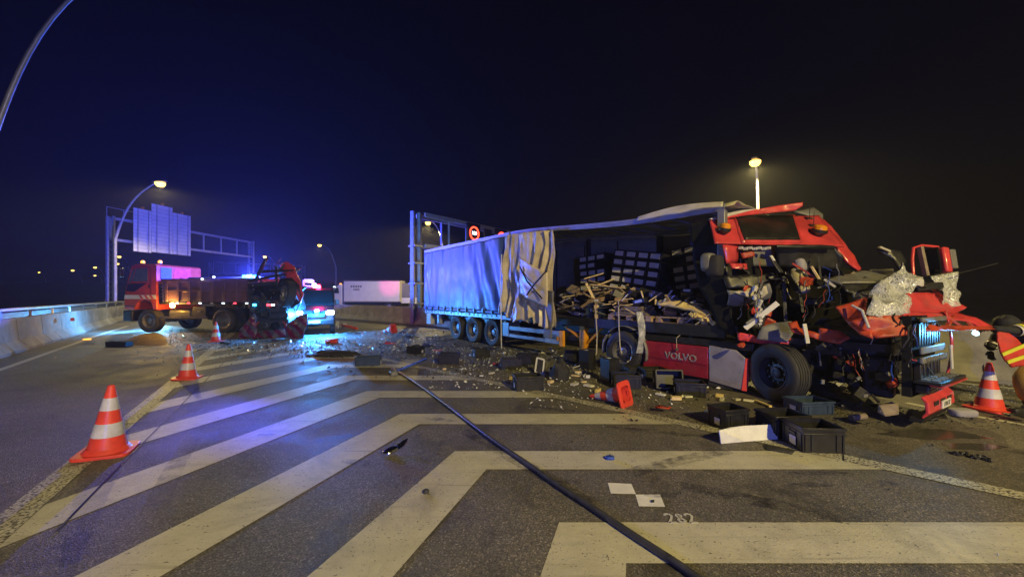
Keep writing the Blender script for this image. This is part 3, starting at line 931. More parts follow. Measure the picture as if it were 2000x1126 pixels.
# torn front part of the curtain: heavy hanging folds
def torn(s0, s1, bot, amp, nf, seed, out, drift=0.0):
    def fn(u, v):
        hb = bot(u); ht = roof_z(s0 + (s1 - s0) * u) - 0.13
        h = hb + (ht - hb) * v
        s = s0 + (s1 - s0) * u + drift * (1 - v) * (u - 0.3)
        nz = noise.noise(Vector((s * 1.4, h * 0.7, seed)))
        ph = u * nf * (0.8 + 0.35 * noise.noise(Vector((u * 1.7, 3.0, seed)))) + 0.55 * nz + (1 - v) * (0.35 + 0.5 * noise.noise(Vector((u * 2.5, v * 0.8, seed + 5))))
        fr_ = ph - math.floor(ph)
        fold = (1 - abs(fr_ - 0.38) / (0.38 if fr_ < 0.38 else 0.62)) ** 1.4 * 2 - 1
        fold *= 0.65 + 0.5 * noise.noise(Vector((math.floor(ph) * 3.7, v * 1.5, seed)))
        a = amp * (0.35 + 0.65 * (1 - v)) if v < 0.9 else amp * 0.42
        y = -0.09 - out * (1 - v) - a * (0.5 + 0.5 * fold) - 0.07 * nz
        y -= 0.05 * noise.noise(Vector((s * 5, h * 2.2, seed + 3)))
        return (s + 0.06 * sin(h * 3 + seed), y, h)
    return MB().grid(fn, 90, 50)
b1 = lambda u: 1.22 - 0.18 * u + 0.10 * sin(u * 9)
torn(6.55, 7.75, b1, 0.30, 3.2, 4, 0.10).build('torn_curtain', 'curtain_yellow_lit', tr, solid=0.004)
b2 = lambda u: 0.98 - 0.18 * u + 0.14 * abs(sin(u * 8)) + (0.22 if 0.35 < u < 0.48 else 0)
torn(7.55, 9.0, b2, 0.34, 3.6, 11, 0.16, 0.35).build('torn_curtain', 'curtain_yellow_lit', tr, solid=0.004)
b3 = lambda u: 1.35 + 0.5 * u
def flap(u, v):
    s = 7.85 + 1.25 * u; h = 2.75 - 1.05 * v + 0.55 * (0.5 - u) * (1 - 0.3 * v)
    return (s, -0.50 - 0.10 * sin(u * pi) - 0.05 * noise.noise(Vector((u * 4, v * 4, 1))), h)
MB().grid(flap, 20, 16).build('folded_flap', 'curtain_yellow_lit', tr, solid=0.004)
mb = MB()
mb.tube([(7.95, -0.58, 2.72), (8.4, -0.66, 2.25), (9.0, -0.62, 1.75)], 0.022, 6)
mb.tube([(9.15, -0.56, 2.55), (8.7, -0.66, 2.15), (8.35, -0.64, 1.85)], 0.022, 6)
mb.build('curtain_strap', 'chassis_black', tr)
MB().box((9.06, -0.42, 1.30), (0.30, 0.06, 1.35), Matrix.Rotation(radians(4), 3, 'Y')).build('loose_side_board', 'grey_plastic', tr, bevel=0.01)
MB().tube([(6.78, -0.40, 3.2), (6.82, -0.5, 2.2), (6.80, -0.44, 1.2), (6.84, -0.46, 0.1)], 0.016, 6).build('hanging_strap', 'paper_white', tr)

# running gear
for s in (3.0, 4.31, 5.62):
    wheel(tr, (s, 0.16, 0.50), (0, -1, 0), 0.50, 0.36)
    wheel(tr, (s, 2.34, 0.50), (0, 1, 0), 0.50, 0.36)
    MB().tube([(s, 0.35, 0.5), (s, 2.15, 0.5)], 0.075, 10).build('axle', 'chassis_black', tr)
    arc = MB()
    n = 12
    for i in range(n):
        a0, a1 = pi * (0.08 + 0.84 * i / n), pi * (0.08 + 0.84 * (i + 1) / n)
        arc.bar((s + 0.60 * cos(a0), 0.18, 0.5 + 0.56 * sin(a0)), (s + 0.60 * cos(a1), 0.18, 0.5 + 0.56 * sin(a1)), 0.38, 0.012, (0, 1, 0))
    arc.build('mudguard', 'black_plastic', tr)
MB().span((0.05, 0.06, 0.48), (0.5, 0.5, 0.98)).build('rear_lamp_box', 'pale_plastic', tr, bevel=0.02)
MB().span((0.01, 0.3, 0.55), (0.045, 2.2, 0.75)).build('rear_bumper', 'galvanised', tr)
MB().tube([(1.15, 0.25, 0.55), (1.15, 0.25, 0.95)], 0.16, 16).build('air_tank', 'galvanised', tr)
MB().span((6.25, 0.02, 0.42), (6.62, 0.5, 0.92)).build('tool_box', 'galvanised', tr, bevel=0.02)
MB().span((6.63, 0.03, 0.66), (9.02, 0.08, 0.80)).build('side_guard', 'galvanised', tr, bevel=0.01)
MB().span((6.63, 0.03, 0.42), (8.95, 0.08, 0.53)).build('side_guard', 'galvanised', tr, bevel=0.01)
gp = MB().span((8.45, 0.0, 0.42), (9.05, 0.025, 0.80)).build('guard_end_panel', 'galvanised', tr)
MB().span((9.055, 0.0, 0.36), (9.20, 0.10, 0.82)).build('guard_end_cap', 'yellow_paint', tr, bevel=0.01)
MB().box((9.0, -0.012, 0.58), (0.05, 0.02, 0.12)).build('side_marker', 'orange_lens', tr)
lettering('maker_lettering', 'KÖGEL', 0.17, TM @ Matrix.Translation((8.72, -0.004, 0.61)) @ Matrix.Rotation(radians(90), 4, 'X'), 'chassis_black', gp, offset=0.003)
for p in (0.10, 2.2):
    lg = MB(); lg.span((9.75, p, 0.32), (9.93, p + 0.18, 1.06)); lg.span((9.78, p + 0.03, 0.08), (9.90, p + 0.15, 0.319))
    lg = lg.build('landing_leg', 'yellow_paint', tr, bevel=0.01)
    MB().span((9.68, p - 0.05, 0.0), (10.0, p + 0.23, 0.075)).build('foot_plate', 'galvanised', lg)
    MB().bar((9.98, p + 0.09, 0.55), (10.5, p + 0.09, 1.0), 0.05, 0.05).build('brace', 'yellow_paint', lg)
MB().bar((9.84, 0.285, 0.62), (9.84, 2.19, 0.62), 0.05, 0.05).build('landing_gear_shaft', 'yellow_paint', tr)
MB().bar((9.2, 0.12, 0.95), (9.75, 0.2, 0.62), 0.06, 0.06).build('guard_bracket', 'yellow_paint', tr)

# ================================================================== cargo inside the trailer
def local_thing(name, label, cat, s, p, h, rz=0, group=None):
    w = T(s, p, h)
    return thing(name, label, cat, w, HEAD + rz, group)

# tilted block of stacked black boxes with white labels
def box_stack(label, s, p, h, nx, ny, nz, bs, tilt, rz, seed, skip=()):
    r = random.Random(seed)
    root = thing('box_stack', label, 'box stack', T(s, p, h), HEAD + rz, 'stacks of black boxes left inside the trailer')
    root.rotation_euler = (tilt[0], tilt[1], HEAD + rz)
    FRAME[root] = Matrix.Translation(T(s, p, h)) @ root.rotation_euler.to_matrix().to_4x4()
    for i in range(nx):
        for k in range(nz):
            if (i, k) in skip: continue
            jx, jy = r.uniform(-.01, .01), r.uniform(-.015, .015)
            c = Vector(((i + 0.5) * bs[0] + jx, bs[1] * ny / 2 + jy, (k + 0.5) * bs[2]))
            b = MB().box(c, (bs[0] - 0.012, bs[1] * ny, bs[2] - 0.010)).build('box', 'crate_plastic', root, bevel=0.01)
            MB().box(c + Vector((0.0, -bs[1] * ny / 2 - 0.004, 0.01)), (bs[0] * 0.72, 0.004, bs[2] * 0.55)).build('label', 'label_grey', b)
    return root
box_stack('tilted stack of black boxes with rows of grey labels in the middle of the trailer', 9.9, 1.15, 2.0, 4, 2, 5, (0.38, 0.4, 0.24), (radians(-4), radians(9), 0), 0, 3)
box_stack('dim stack of labelled boxes just behind the torn curtain edge', 8.5, 1.5, 1.95, 3, 2, 5, (0.36, 0.4, 0.23), (0, radians(-3), 0), 0, 5, {(2, 3)})
box_stack('low stack of black labelled boxes resting on the trailer deck under broken wood', 9.15, 0.45, 1.22, 3, 2, 3, (0.34, 0.4, 0.20), (0, radians(5), 0), radians(-4), 8)
box_stack('dark stack of labelled boxes close to the trailer headboard', 11.7, 1.6, 1.9, 3, 2, 5, (0.36, 0.4, 0.23), (0, radians(-7), 0), 0, 9, {(0, 3)})
# support for the load: dark cartons on the deck
def carton(label, s, p, h, size, rz, m='cardboard', tilt=0):
    root = thing('carton', label, 'carton', T(s, p, h), HEAD + rz, 'cartons left in the trailer')
    root.rotation_euler = (tilt, 0, HEAD + rz)
    a, b, c = size
    MB().box((0, 0, c / 2), size).build('carton_body', m, root, bevel=0.01)
    fl = MB()
    fl.box((-a * 0.3, 0, c + 0.03), (a * 0.42, b * 0.96, 0.006), Matrix.Rotation(radians(-24), 3, 'Y'))
    fl.box((a * 0.3, 0, c + 0.04), (a * 0.42, b * 0.96, 0.006), Matrix.Rotation(radians(32), 3, 'Y'))
    fl.build('flap', m, root)
    MB().box((0, -b / 2 - 0.004, c * 0.55), (a * 0.3, 0.004, c * 0.25)).build('label', 'label_grey', root)
carton('brown carton under the tilted stack of black boxes', 10.3, 1.5, 1.215, (1.3, 0.8, 0.66), 0.05, 'wood_grey')
carton('dark carton beside the torn curtain supporting labelled boxes', 8.9, 1.75, 1.215, (1.0, 0.7, 0.66), -0.06, 'wood_grey')
carton('crushed brown carton near the headboard of the trailer', 12.0, 1.9, 1.215, (1.0, 0.7, 0.62), 0.2, 'wood_grey', 0.06)
carton('dark blue tray box lying among the broken planks', 10.1, 0.35, 1.215, (0.42, 0.36, 0.42), 0.3, 'blue_crate_plastic')

def pallet(label, s, p, h, rz, tilt=(0, 0)):
    root = thing('pallet', label, 'pallet', T(s, p, h), HEAD + rz, 'wooden pallets')
    root.rotation_euler = (tilt[0], tilt[1], HEAD + rz)
    for j in range(5):
        MB().box((0, -0.33 + j * 0.165, 0.133), (1.2, 0.11, 0.022)).build('top_board', 'wood', root)
    for i in (-0.53, 0, 0.53):
        for j in (-0.33, 0, 0.33):
            MB().box((i, j, 0.06), (0.14, 0.11, 0.078)).build('block', 'wood', root)
        MB().box((i, 0, 0.110), (0.11, 0.78, 0.02)).build('stringer', 'wood', root)
    for j in (-0.33, 0, 0.33):
        MB().box((0, j, 0.010), (1.2, 0.10, 0.02)).build('bottom_board', 'wood', root)
    return root
pallet('wooden pallet at the near edge of the deck above the drive wheel', 11.35, 0.45, 1.215, 0.02)
pallet('second wooden pallet lying on the deck beside the yellow foam', 12.65, 0.5, 1.215, -0.03)
MB_ = MB
lb = MB()
for i in range(4):
    lb.box((0, 0, 0.013 + i * 0.03), (0.95 - 0.1 * i, 0.5, 0.026), Matrix.Rotation(0.1 * i - 0.1, 3, 'Z'))
o = thing('board_pile', 'pile of pale boards lying on the pallet above the drive wheel', 'boards', T(11.3, 0.4, 1.365), HEAD)
for i in range(6):
    MB().box((0.02 * i, 0.03 * (i % 3) - 0.05, 0.022 + i * 0.034), (1.0 - 0.11 * i, 0.52, 0.03), Matrix.Rotation(0.12 * sin(i * 2.2), 3, 'Z')).build('board', 'wood_grey', o)
# broken planks: a heap of individually lying timbers
planks = thing('broken_planks', 'heap of splintered pale planks spilling from the open trailer side', 'planks', T(9.9, 0.15, 1.215), HEAD)
r = random.Random(21)
def plank_px(x0, y0, x1, y1, Za, Zb, w=0.085, t=0.022, m='wood_fresh'):
    MB().bar(W(x0, y0, Za), W(x1, y1, Zb), w, t, (0.3 * r.uniform(-1, 1), 0.5, 1)).build('plank', m, planks, world=True, bevel=0.004)
for a in [(1145, 553, 1168, 600, 10.3, 10.0), (1152, 556, 1240, 566, 10.2, 9.6), (1140, 545, 1178, 534, 10.4, 10.6), (1160, 560, 1200, 545, 10.2, 10.4),
          (1196, 596, 1238, 570, 9.7, 9.6), (1190, 590, 1236, 583, 9.8, 9.4), (1208, 578, 1240, 562, 9.7, 9.5), (1135, 600, 1160, 582, 10.3, 10.0),
          (1163, 595, 1166, 640, 10.0, 10.0), (1150, 548, 1195, 562, 10.5, 10.1), (1180, 573, 1228, 556, 10.0, 9.9), (1200, 600, 1250, 592, 9.6, 9.2)]:
    plank_px(*a, w=r.choice((0.07, 0.09, 0.10)), m=r.choice(('wood_fresh', 'wood_fresh', 'wood')))
for i in range(40):
    s = r.uniform(8.9, 11.8); p = r.uniform(0.1, 1.2); h = 1.23 + r.uniform(0, 0.85) * (1 - abs(s - 10) / 2.2)
    L = r.uniform(0.3, 0.9); a = r.uniform(-1.2, 1.2); b = r.uniform(-0.5, 0.5)
    d = Vector((cos(a) * cos(b), sin(a) * cos(b), sin(b))) * L / 2
    MB().bar(T(s, p, h) - d, T(s, p, h) + d, r.uniform(0.05, 0.1), 0.022, (0.2, 0.3, 1)).build('plank', r.choice(('wood', 'wood_grey', 'wood_fresh', 'wood_grey', 'dark_steel')), planks, world=True)
# jumble of loose black boxes and split timber between the stacks
heap = thing('box_heap', 'jumbled heap of loose black boxes and splinters across the open trailer deck', 'box heap', T(11.2, 0.6, 1.215), HEAD)
rh = random.Random(63)
for i in range(58):
    s = rh.uniform(8.95, 13.2); p = rh.uniform(0.25, 1.7)
    h = 1.24 + 0.10 + rh.random() * (0.75 if s < 11 else 0.62)
    R = Matrix.Rotation(HEAD + rh.uniform(-0.7, 0.7), 3, 'Z') @ Matrix.Rotation(rh.uniform(-0.7, 0.7), 3, 'X') @ Matrix.Rotation(rh.uniform(-0.5, 0.5), 3, 'Y')
    c = T(s, p, h); sz = (rh.uniform(0.22, 0.42), rh.uniform(0.2, 0.34), rh.uniform(0.10, 0.22))
    b = MB().box(c, sz, R).build('box', rh.choice(('crate_plastic', 'crate_plastic', 'crate_plastic', 'cardboard', 'wood_grey')), heap, world=True, bevel=0.008)
    if i % 4 != 3:
        MB().box(c + R @ Vector((0, -sz[1] / 2 - 0.004, 0)), (sz[0] * 0.6, 0.004, sz[2] * 0.5), R).build('label', 'label_grey', b, world=True)
for i in range(52):
    s = rh.uniform(8.95, 13.2); p = rh.uniform(0.02, 0.8); h = 1.24 + rh.random() * 0.7
    a = rh.uniform(-1.5, 1.5); bb = rh.uniform(-0.8, 0.8); d = Vector((cos(a) * cos(bb), sin(a) * cos(bb), sin(bb))) * rh.uniform(0.08, 0.3)
    MB().bar(T(s, p, h) - d, T(s, p, h) + d, rh.uniform(0.02, 0.06), 0.015).build('splinter', rh.choice(('wood_fresh', 'wood_fresh', 'wood', 'paper_white', 'dark_steel')), heap, world=True)
# torn yellow foam slab
fo = thing('foam_slab', 'torn yellow foam slab drooping over the pallet beside the cab', 'foam', T(12.6, 0.1, 1.37), HEAD)
def foam(u, v):
    s = 12.15 + 1.15 * u; z = 1.62 - 0.22 * u * u + 0.04 * noise.noise(Vector((u * 5, v * 3, 1)))
    return T(s, 0.05 + 0.28 * v + 0.05 * noise.noise(Vector((u * 4, v * 2, 6))), z + 0.10 * sin(pi * v) * (1 - 0.3 * u))
MB().grid(foam, 24, 8).build('slab', 'foam_yellow', fo, world=True, solid=0.06)
for i in range(9):
    c = T(12.95 + 0.09 * i * 0.6, 0.02 + 0.05 * r.random(), 1.42 - 0.02 * i + 0.05 * r.random())
    MB().box(c, (0.12, 0.07, 0.09), Matrix.Rotation(r.random() * 3, 3, Vector((1, 1, r.random())))).build('torn_chunk', 'foam_yellow', fo, world=True)
# hanging load straps and a transparent film strip
for nm, lab, pts, w, m in [
    ('load_strap', 'long pale load strap hanging from the broken planks to the ground', [W(1163, 600, 9.7), W(1166, 655, 9.6), W(1165, 690, 9.5), W(1150, 708, 9.4), G(1118, 718, 0.02)], 0.03, 'beige_fabric'),
    ('load_strap', 'short pale load strap hanging over the drive wheel hub', [W(1208, 588, 9.5), W(1209, 640, 9.1), W(1211, 676, 8.75), W(1214, 690, 8.75)], 0.028, 'beige_fabric'),
    ('load_strap', 'thin strap dangling above the red side fairing', [W(1333, 640, 8.2), W(1330, 652, 8.1), W(1321, 660, 8.05), W(1322, 682, 8.05)], 0.014, 'beige_fabric')]:
    root = thing(nm, lab, 'strap', (pts[-1].x, pts[-1].y, 0))
    mb = MB(); mb.tube(pts, w / 2, 5); mb.build('webbing', m, root, world=True)
    MB().box(pts[-1], (0.05, 0.02, 0.06)).build('hook', 'dark_steel', root, world=True)
fs = thing('plastic_film', 'strip of bluish plastic film hanging between the drive wheel and fairing', 'plastic film', W(1249, 690, 8.6)[:2] + (0,))
def film(u, v):
    px = 1243 + 13 * u + 4 * sin(v * 3.2); py = 608 + 82 * v
    q = W(px, py, 8.75 - 0.15 * v)
    return q + Vector((0, 0.03 * sin(v * 7 + u * 2), 0))
MB().grid(film, 6, 20).build('film', 'clear_film', fs, world=True, solid=0.003)

# ================================================================== the wrecked red tractor unit
tk = thing('lorry_tractor', 'wrecked red lorry tractor with its cab torn open and front smashed', 'lorry', T(11.33, 0.0, 0), HEAD)
def TB(mb, name, m, **kw): return mb.build(name, m, kw.pop('parent', tk), world=True, **kw)
def tspan(a, b):
    """box given in trailer-aligned coordinates, as a world-space builder"""
    mb = MB().span(a, b); mb.v = [TM @ p for p in mb.v]; return mb
def tw(mb): mb.v = [TM @ p for p in mb.v]; return mb
dirw = lambda x, y, z: (TM.to_3x3() @ Vector((x, y, z)))

# chassis rails, fifth wheel, wheels
for p in (0.72, 1.55):
    TB(tspan((10.7, p, 0.58), (15.6, p + 0.09, 0.86)), 'chassis_rail', 'chassis_black')
TB(tspan((11.2, 0.75, 0.87), (12.3, 1.6, 0.98)), 'fifth_wheel', 'dark_steel', bevel=0.02)
wheel(tk, T(11.33, -0.02, 0.49), dirw(0, -1, 0), 0.49, 0.29, True, world=True)
wheel(tk, T(11.33, 2.42, 0.49), dirw(0, 1, 0), 0.49, 0.29, True, world=True)
st = radians(-27)
wheel(tk, T(14.52, -0.08, 0.50), dirw(sin(st), -cos(st), 0), 0.50, 0.315, grooves=5, world=True, rim='rim_dark')
wheel(tk, T(14.55, 2.40, 0.50), dirw(-sin(st), cos(st), 0), 0.50, 0.315, grooves=5, world=True)
TB(MB().tube([T(11.33, 0.3, 0.49), T(11.33, 2.1, 0.49)], 0.11, 10), 'rear_axle', 'chassis_black')
TB(MB().tube([T(14.5, 0.2, 0.45), T(14.5, 2.2, 0.45)], 0.08, 10), 'front_axle', 'chassis_black')
# rear mudguard flaps (pale blue-lit plastic either side of the drive wheel)
def mudg(a0, a1, nm):
    def fn(u, v):
        a = a0 + (a1 - a0) * u
        return T(11.33 + 0.62 * cos(a), -0.12 + 0.42 * v, 0.50 + 0.60 * sin(a))
    TB(MB().grid(fn, 12, 3), nm, 'grey_plastic', solid=0.015)
mudg(pi * 0.80, pi * 1.06, 'mudguard'); mudg(-0.28, pi * 0.30, 'mudguard'); mudg(pi * 0.34, pi * 0.76, 'mudguard')
# side fairing: red panel with lettering, then a silver-violet end panel
fr = TB(tspan((11.82, -0.03, 0.16), (13.30, 0.02, 0.80)), 'side_fairing', 'fairing_red', bevel=0.012)
TB(tspan((11.85, -0.045, 0.44), (13.27, -0.033, 0.455)), 'fairing_crease', 'fairing_red', parent=fr)
TB(tspan((11.84, -0.037, 0.52), (11.93, -0.031, 0.555)), 'warning_sticker', 'paper_white', parent=fr)
f2 = TB(tw(MB().prism([(13.32, -0.04, 0.13), (13.92, -0.05, 0.06), (13.99, -0.05, 0.66), (13.82, -0.05, 0.80), (13.32, -0.04, 0.84)], (0, 0.05, 0))), 'fairing_end_panel', 'silver_violet', bevel=0.012)
TB(tw(MB().prism([(13.925, -0.06, 0.06), (13.99, -0.055, 0.06), (14.03, 0.10, 0.66), (13.995, -0.055, 0.67)], (0.015, 0.03, 0))), 'fairing_edge', 'red_paint', parent=f2)
TB(tspan((11.85, 0.05, 0.12), (13.9, 0.60, 0.72)), 'fuel_tank', 'dark_steel', bevel=0.08)
TB(tspan((11.8, 0.02, 0.80), (14.1, 0.55, 0.95)), 'step_cover', 'black_plastic', bevel=0.02)
TB(tspan((13.3, -0.02, 0.02), (13.75, 0.3, 0.12)), 'lower_step', 'dark_steel')
lettering('maker_lettering', 'VOLVO', 0.20, TM @ Matrix.Translation((12.72, -0.038, 0.53)) @ Matrix.Rotation(radians(90), 4, 'X'), 'letter_silver', fr, outline=0.0055, spacing=1.08)
# --- cab floor, sill, firewall, remains of the door
TB(tspan((13.75, 0.15, 0.98), (15.9, 2.3, 1.10)), 'cab_floor', 'chassis_black')
crumple('sill_panel', [W(1440, 648, 7.0), W(1475, 655, 6.85), W(1545, 660, 6.6), W(1542, 672, 6.6), W(1500, 672, 6.8), W(1442, 664, 7.0)], 'red_paint', tk, 0.03, 3, 0.02, 4, 1)
crumple('door_remains', [W(1478, 662, 6.75), W(1486, 638, 6.75), W(1512, 630, 6.7), W(1546, 627, 6.5), W(1549, 652, 6.45), W(1537, 669, 6.5)], 'grey_plastic', tk, 0.025, 3, 0.015, 3, 2)
crumple('cab_rear_wall', [W(1346, 436, 8.0), W(1386, 432, 7.7), W(1408, 470, 7.5), W(1422, 560, 7.3), W(1440, 660, 7.2), W(1405, 640, 7.4), W(1384, 590, 7.6), W(1366, 560, 7.8), W(1355, 500, 7.95)], 'dull_black', tk, 0.05, 3, 0.06, 2.2, 3)
crumple('cab_back_panel', [T(13.95, 0.25, 1.1), T(13.95, 2.35, 1.1), T(14.0, 2.35, 2.8), T(13.85, 0.3, 2.75)], 'dull_black', tk, 0.03, 3, 0.07, 1.6, 4)
crumple('far_side_wall', [T(13.9, 2.4, 1.1), T(15.6, 2.4, 1.1), T(15.5, 2.4, 1.9), T(15.0, 2.42, 2.4), T(13.9, 2.4, 2.7)], 'dull_black', tk, 0.03, 3, 0.06, 1.8, 5)
TB(tspan((13.7, 0.18, 0.62), (14.4, 0.62, 0.97)), 'battery_box', 'chassis_black', bevel=0.03)
# bunk mattress
def bunk(u, v):
    q = W(1420 + 82 * u, 566 + 26 * v - 10 * u * u + 4 * sin(u * 4), 7.2 - 0.3 * u + 0.1 * v)
    return q + Vector((0, 0.05 * sin(pi * v) * -1, 0.02 * noise.noise(Vector((u * 6, v * 4, 2)))))
TB(MB().grid(bunk, 16, 8), 'bunk_mattress', 'grey_plastic', solid=0.10)
crumple('mattress_cover', [W(1432, 570, 7.0), W(1470, 560, 6.9), W(1497, 558, 6.8), W(1500, 572, 6.75), W(1488, 582, 6.8), W(1462, 580, 6.85)], 'beige_fabric', tk, 0.02, 3, 0.04, 5, 9)
# hanging wiring bundle
for i, c in enumerate([(1481, 545), (1478, 548), (1485, 548), (1490, 556)]):
    pts = [W(c[0] + 6 * sin(k * 1.3 + i), c[1] + 15 * k, 6.7 + 0.05 * sin(k + i * 2)) for k in range(7)]
    TB(MB().tube(pts, 0.011, 5), 'wiring_loom', 'dark_steel' if i % 2 else 'grey_plastic')
mb = MB(); r = random.Random(4)
for i in range(14): mb.box(W(1478 + r.uniform(-7, 9), 560 + i * 5.5, 6.66), (0.05, 0.04, 0.05), Matrix.Rotation(r.random() * 3, 3, Vector((1, r.random(), 1))))
TB(mb, 'torn_connectors', 'pale_plastic', kind='stuff')
# seat with pale headrest
def pad(c, w, d, h, nm, m, R=None, par=tk):
    mb = MB()
    def fn(u, v):
        a = u * 2 * pi; b = (v - 0.5) * pi
        e = 0.5
        sg = lambda x: math.copysign(abs(x) ** e, x)
        q = Vector((w / 2 * sg(cos(a)) * sg(cos(b)), d / 2 * sg(sin(a)) * sg(cos(b)), h / 2 * sg(sin(b))))
        return Vector(c) + (R @ q if R is not None else q)
    mb.grid(fn, 20, 12)
    return mb.build(nm, m, par, world=True)
RZ = Matrix.Rotation(HEAD, 3, 'Z')
seat = pad(W(1563, 548, 7.3), 0.20, 0.42, 0.52, 'seat_back', 'beige_fabric', RZ @ Matrix.Rotation(radians(-12), 3, 'Y'))
pad(W(1565, 517, 7.3), 0.15, 0.34, 0.25, 'headrest', 'seat_fabric', RZ @ Matrix.Rotation(radians(-12), 3, 'Y'), seat)
pad(W(1575, 590, 7.1), 0.5, 0.5, 0.18, 'seat_cushion', 'dark_fabric', RZ, seat)
pad(W(1384, 512, 7.35), 0.22, 0.34, 0.36, 'torn_pillow', 'grey_plastic', RZ)
pad(W(1396, 519, 7.25), 0.28, 0.30, 0.42, 'dark_cushion', 'dark_fabric', RZ)

# --- roof panel torn up and folded back so that it faces the road
def quadgrid(A, B, C, D, n, m_, bulge, amp=0.01, seed=0):
    """A bottom-left, B bottom-right, C top-right, D top-left"""
    A, B, C, D = map(Vector, (A, B, C, D)); nrm = (B - A).cross(D - A).normalized()
    def fn(u, v):
        q = (A.lerp(B, u)).lerp(D.lerp(C, u), v)
        return q + nrm * (bulge * sin(pi * u) * sin(pi * v) + amp * noise.noise(q * 3 + Vector((seed, 0, 0))))
    return MB().grid(fn, n, m_), fn
rA, rB, rC, rD = W(1396, 475, 7.15), W(1648, 482, 7.35), W(1598, 421, 8.2), W(1386, 430, 7.65)
gbm, rf = quadgrid(rA, rB, rC, rD, 40, 20, 0.06, 0.012, 3)
roof = TB(gbm, 'cab_roof', 'red_paint', solid=0.03)
rn = (rB - rA).cross(rD - rA).normalized()
if rn.y > 0: rn = -rn
RS = []
for i in range(281):
    for j in range(121):
        q = rf(i / 280 * 1.02 - 0.01, j / 120 * 1.06 - 0.03); RS.append((1000 + FPX * q.x / q.y, HOR - (q.z - EYE) * FPX / q.y, q))
def on_roof(px, py, lift=0.0):
    best = min(RS, key=lambda q: (q[0] - px) ** 2 + (q[1] - py) ** 2)
    return best[2] + rn * (lift - 0.03)
hp0 = [on_roof(*p, 0.07) for p in ((1435, 424), (1500, 423), (1546, 424), (1553, 440), (1560, 470), (1558, 473), (1500, 472), (1453, 471), (1444, 455))]
hf = [on_roof(*p, 0.055) for p in ((1429, 420), (1500, 419), (1551, 420), (1559, 440), (1566, 473), (1562, 477), (1500, 476), (1448, 475), (1438, 455))]
def hatch(e, lift):
    def fn(u, v):
        xl = 1435 - e + (18 - 1) * v; xr = 1546 + e + 14 * v
        return on_roof(xl + (xr - xl) * u, 424 - e + (47 + 2 * e) * v, lift)
    return fn
TB(MB().grid(hatch(5, 0.052), 14, 8), 'hatch_frame', 'red_paint', parent=roof, solid=0.02)
TB(MB().grid(hatch(0, 0.072), 14, 8), 'roof_hatch', 'hatch_glass', parent=roof, solid=0.008)
for (bx, by, hx, hy, h2x, h2y) in ((1411, 456, 1410, 440, 1408, 430), (1594, 459, 1588, 442, 1580, 428)):
    b = on_roof(bx, by, 0.06)
    ww = 0.11 if bx < 1500 else 0.14
    be = TB(MB().lathe([(ww * 0.55, -0.06), (ww, 0.0), (ww, 0.05), (ww * 0.9, 0.055)], b + rn * 0.05, Vector((0.1, -0.35, 0.9)), 18), 'beacon_base', 'black_plastic', parent=roof)
    TB(MB().lathe([(ww * 0.85, 0.055), (ww * 0.8, 0.11), (ww * 0.5, 0.14), (0, 0.145)], b + rn * 0.05, Vector((0.1, -0.35, 0.9)), 18), 'beacon_lens', 'orange_lens', parent=roof)
    for q in ((hx, hy), (h2x, h2y)):
        c = on_roof(*q, 0.05)
        TB(MB().tube([c - Vector((0.10, 0, 0.02)), c, c + Vector((0.05, -0.02, 0.0))], [0.055, 0.025, 0.02], 10), 'air_horn', 'black_plastic', parent=roof)
        TB(MB().tube([c, c + Vector((0.01, 0, 0.28 if bx > 1500 else 0.16))], 0.007, 5), 'aerial', 'black_plastic', parent=roof)
# roof edge down the far side, bright where the paint is torn
crumple('roof_side_edge', [W(1598, 421, 8.2), W(1612, 430, 8.1), W(1640, 465, 7.8), W(1681, 524, 7.4), W(1676, 530, 7.35), W(1652, 514, 7.4), W(1630, 478, 7.5), W(1604, 440, 7.9)], 'red_paint', tk, 0.05, 3, 0.04, 4, 6)
crumple('roof_spoiler', [W(1395, 430, 7.7), W(1470, 410, 7.8), W(1530, 400, 7.8), W(1567, 395, 7.7), W(1567, 402, 7.7), W(1552, 411, 7.75), W(1525, 414, 7.8), W(1460, 420, 7.8)], 'red_paint', tk, 0.035, 3, 0.03, 2.5, 7)
crumple('roof_trim', [W(1385, 428, 7.6), W(1402, 421, 7.65), W(1440, 412, 7.9), W(1480, 406, 8.0), W(1480, 410, 8.0), W(1440, 418, 7.85), W(1404, 428, 7.6)], 'pale_plastic', tk, 0.02, 2, 0.02, 4, 8)
crumple('roof_corner', [W(1550, 413, 8.4), W(1588, 406, 8.5), W(1607, 419, 8.4), W(1607, 430, 8.3), W(1590, 424, 8.3)], 'grey_plastic', tk, 0.03, 2, 0.02, 4, 10)
# headliner and lockers hanging under the roof
crumple('headliner', [W(1516, 480, 7.25), W(1560, 477, 7.2), W(1626, 480, 7.3), W(1648, 500, 7.25), W(1640, 525, 7.35), W(1560, 523, 7.3), W(1520, 520, 7.4)], 'black_plastic', tk, 0.06, 3, 0.03, 2, 11)
TB(MB().tube([W(1516, 481, 7.15), W(1560, 482, 7.08), W(1600, 481, 7.08), W(1628, 483, 7.15)], 0.035, 10), 'headliner_roll', 'black_plastic')
crumple('locker_wall', [W(1411, 478, 7.2), W(1442, 479, 7.3), W(1440, 512, 7.35), W(1418, 514, 7.2)], 'red_paint', tk, 0.03, 2, 0.02, 4, 12)
crumple('locker_shelf', [W(1424, 514, 7.15), W(1458, 515, 7.1), W(1459, 526, 7.05), W(1430, 524, 7.1)], 'red_paint', tk, 0.03, 2, 0.015, 4, 13)
crumple('locker_back', [W(1444, 482, 7.5), W(1512, 480, 7.5), W(1514, 520, 7.6), W(1446, 518, 7.5)], 'grey_plastic', tk, 0.02, 3, 0.03, 3, 14)
mb = MB()
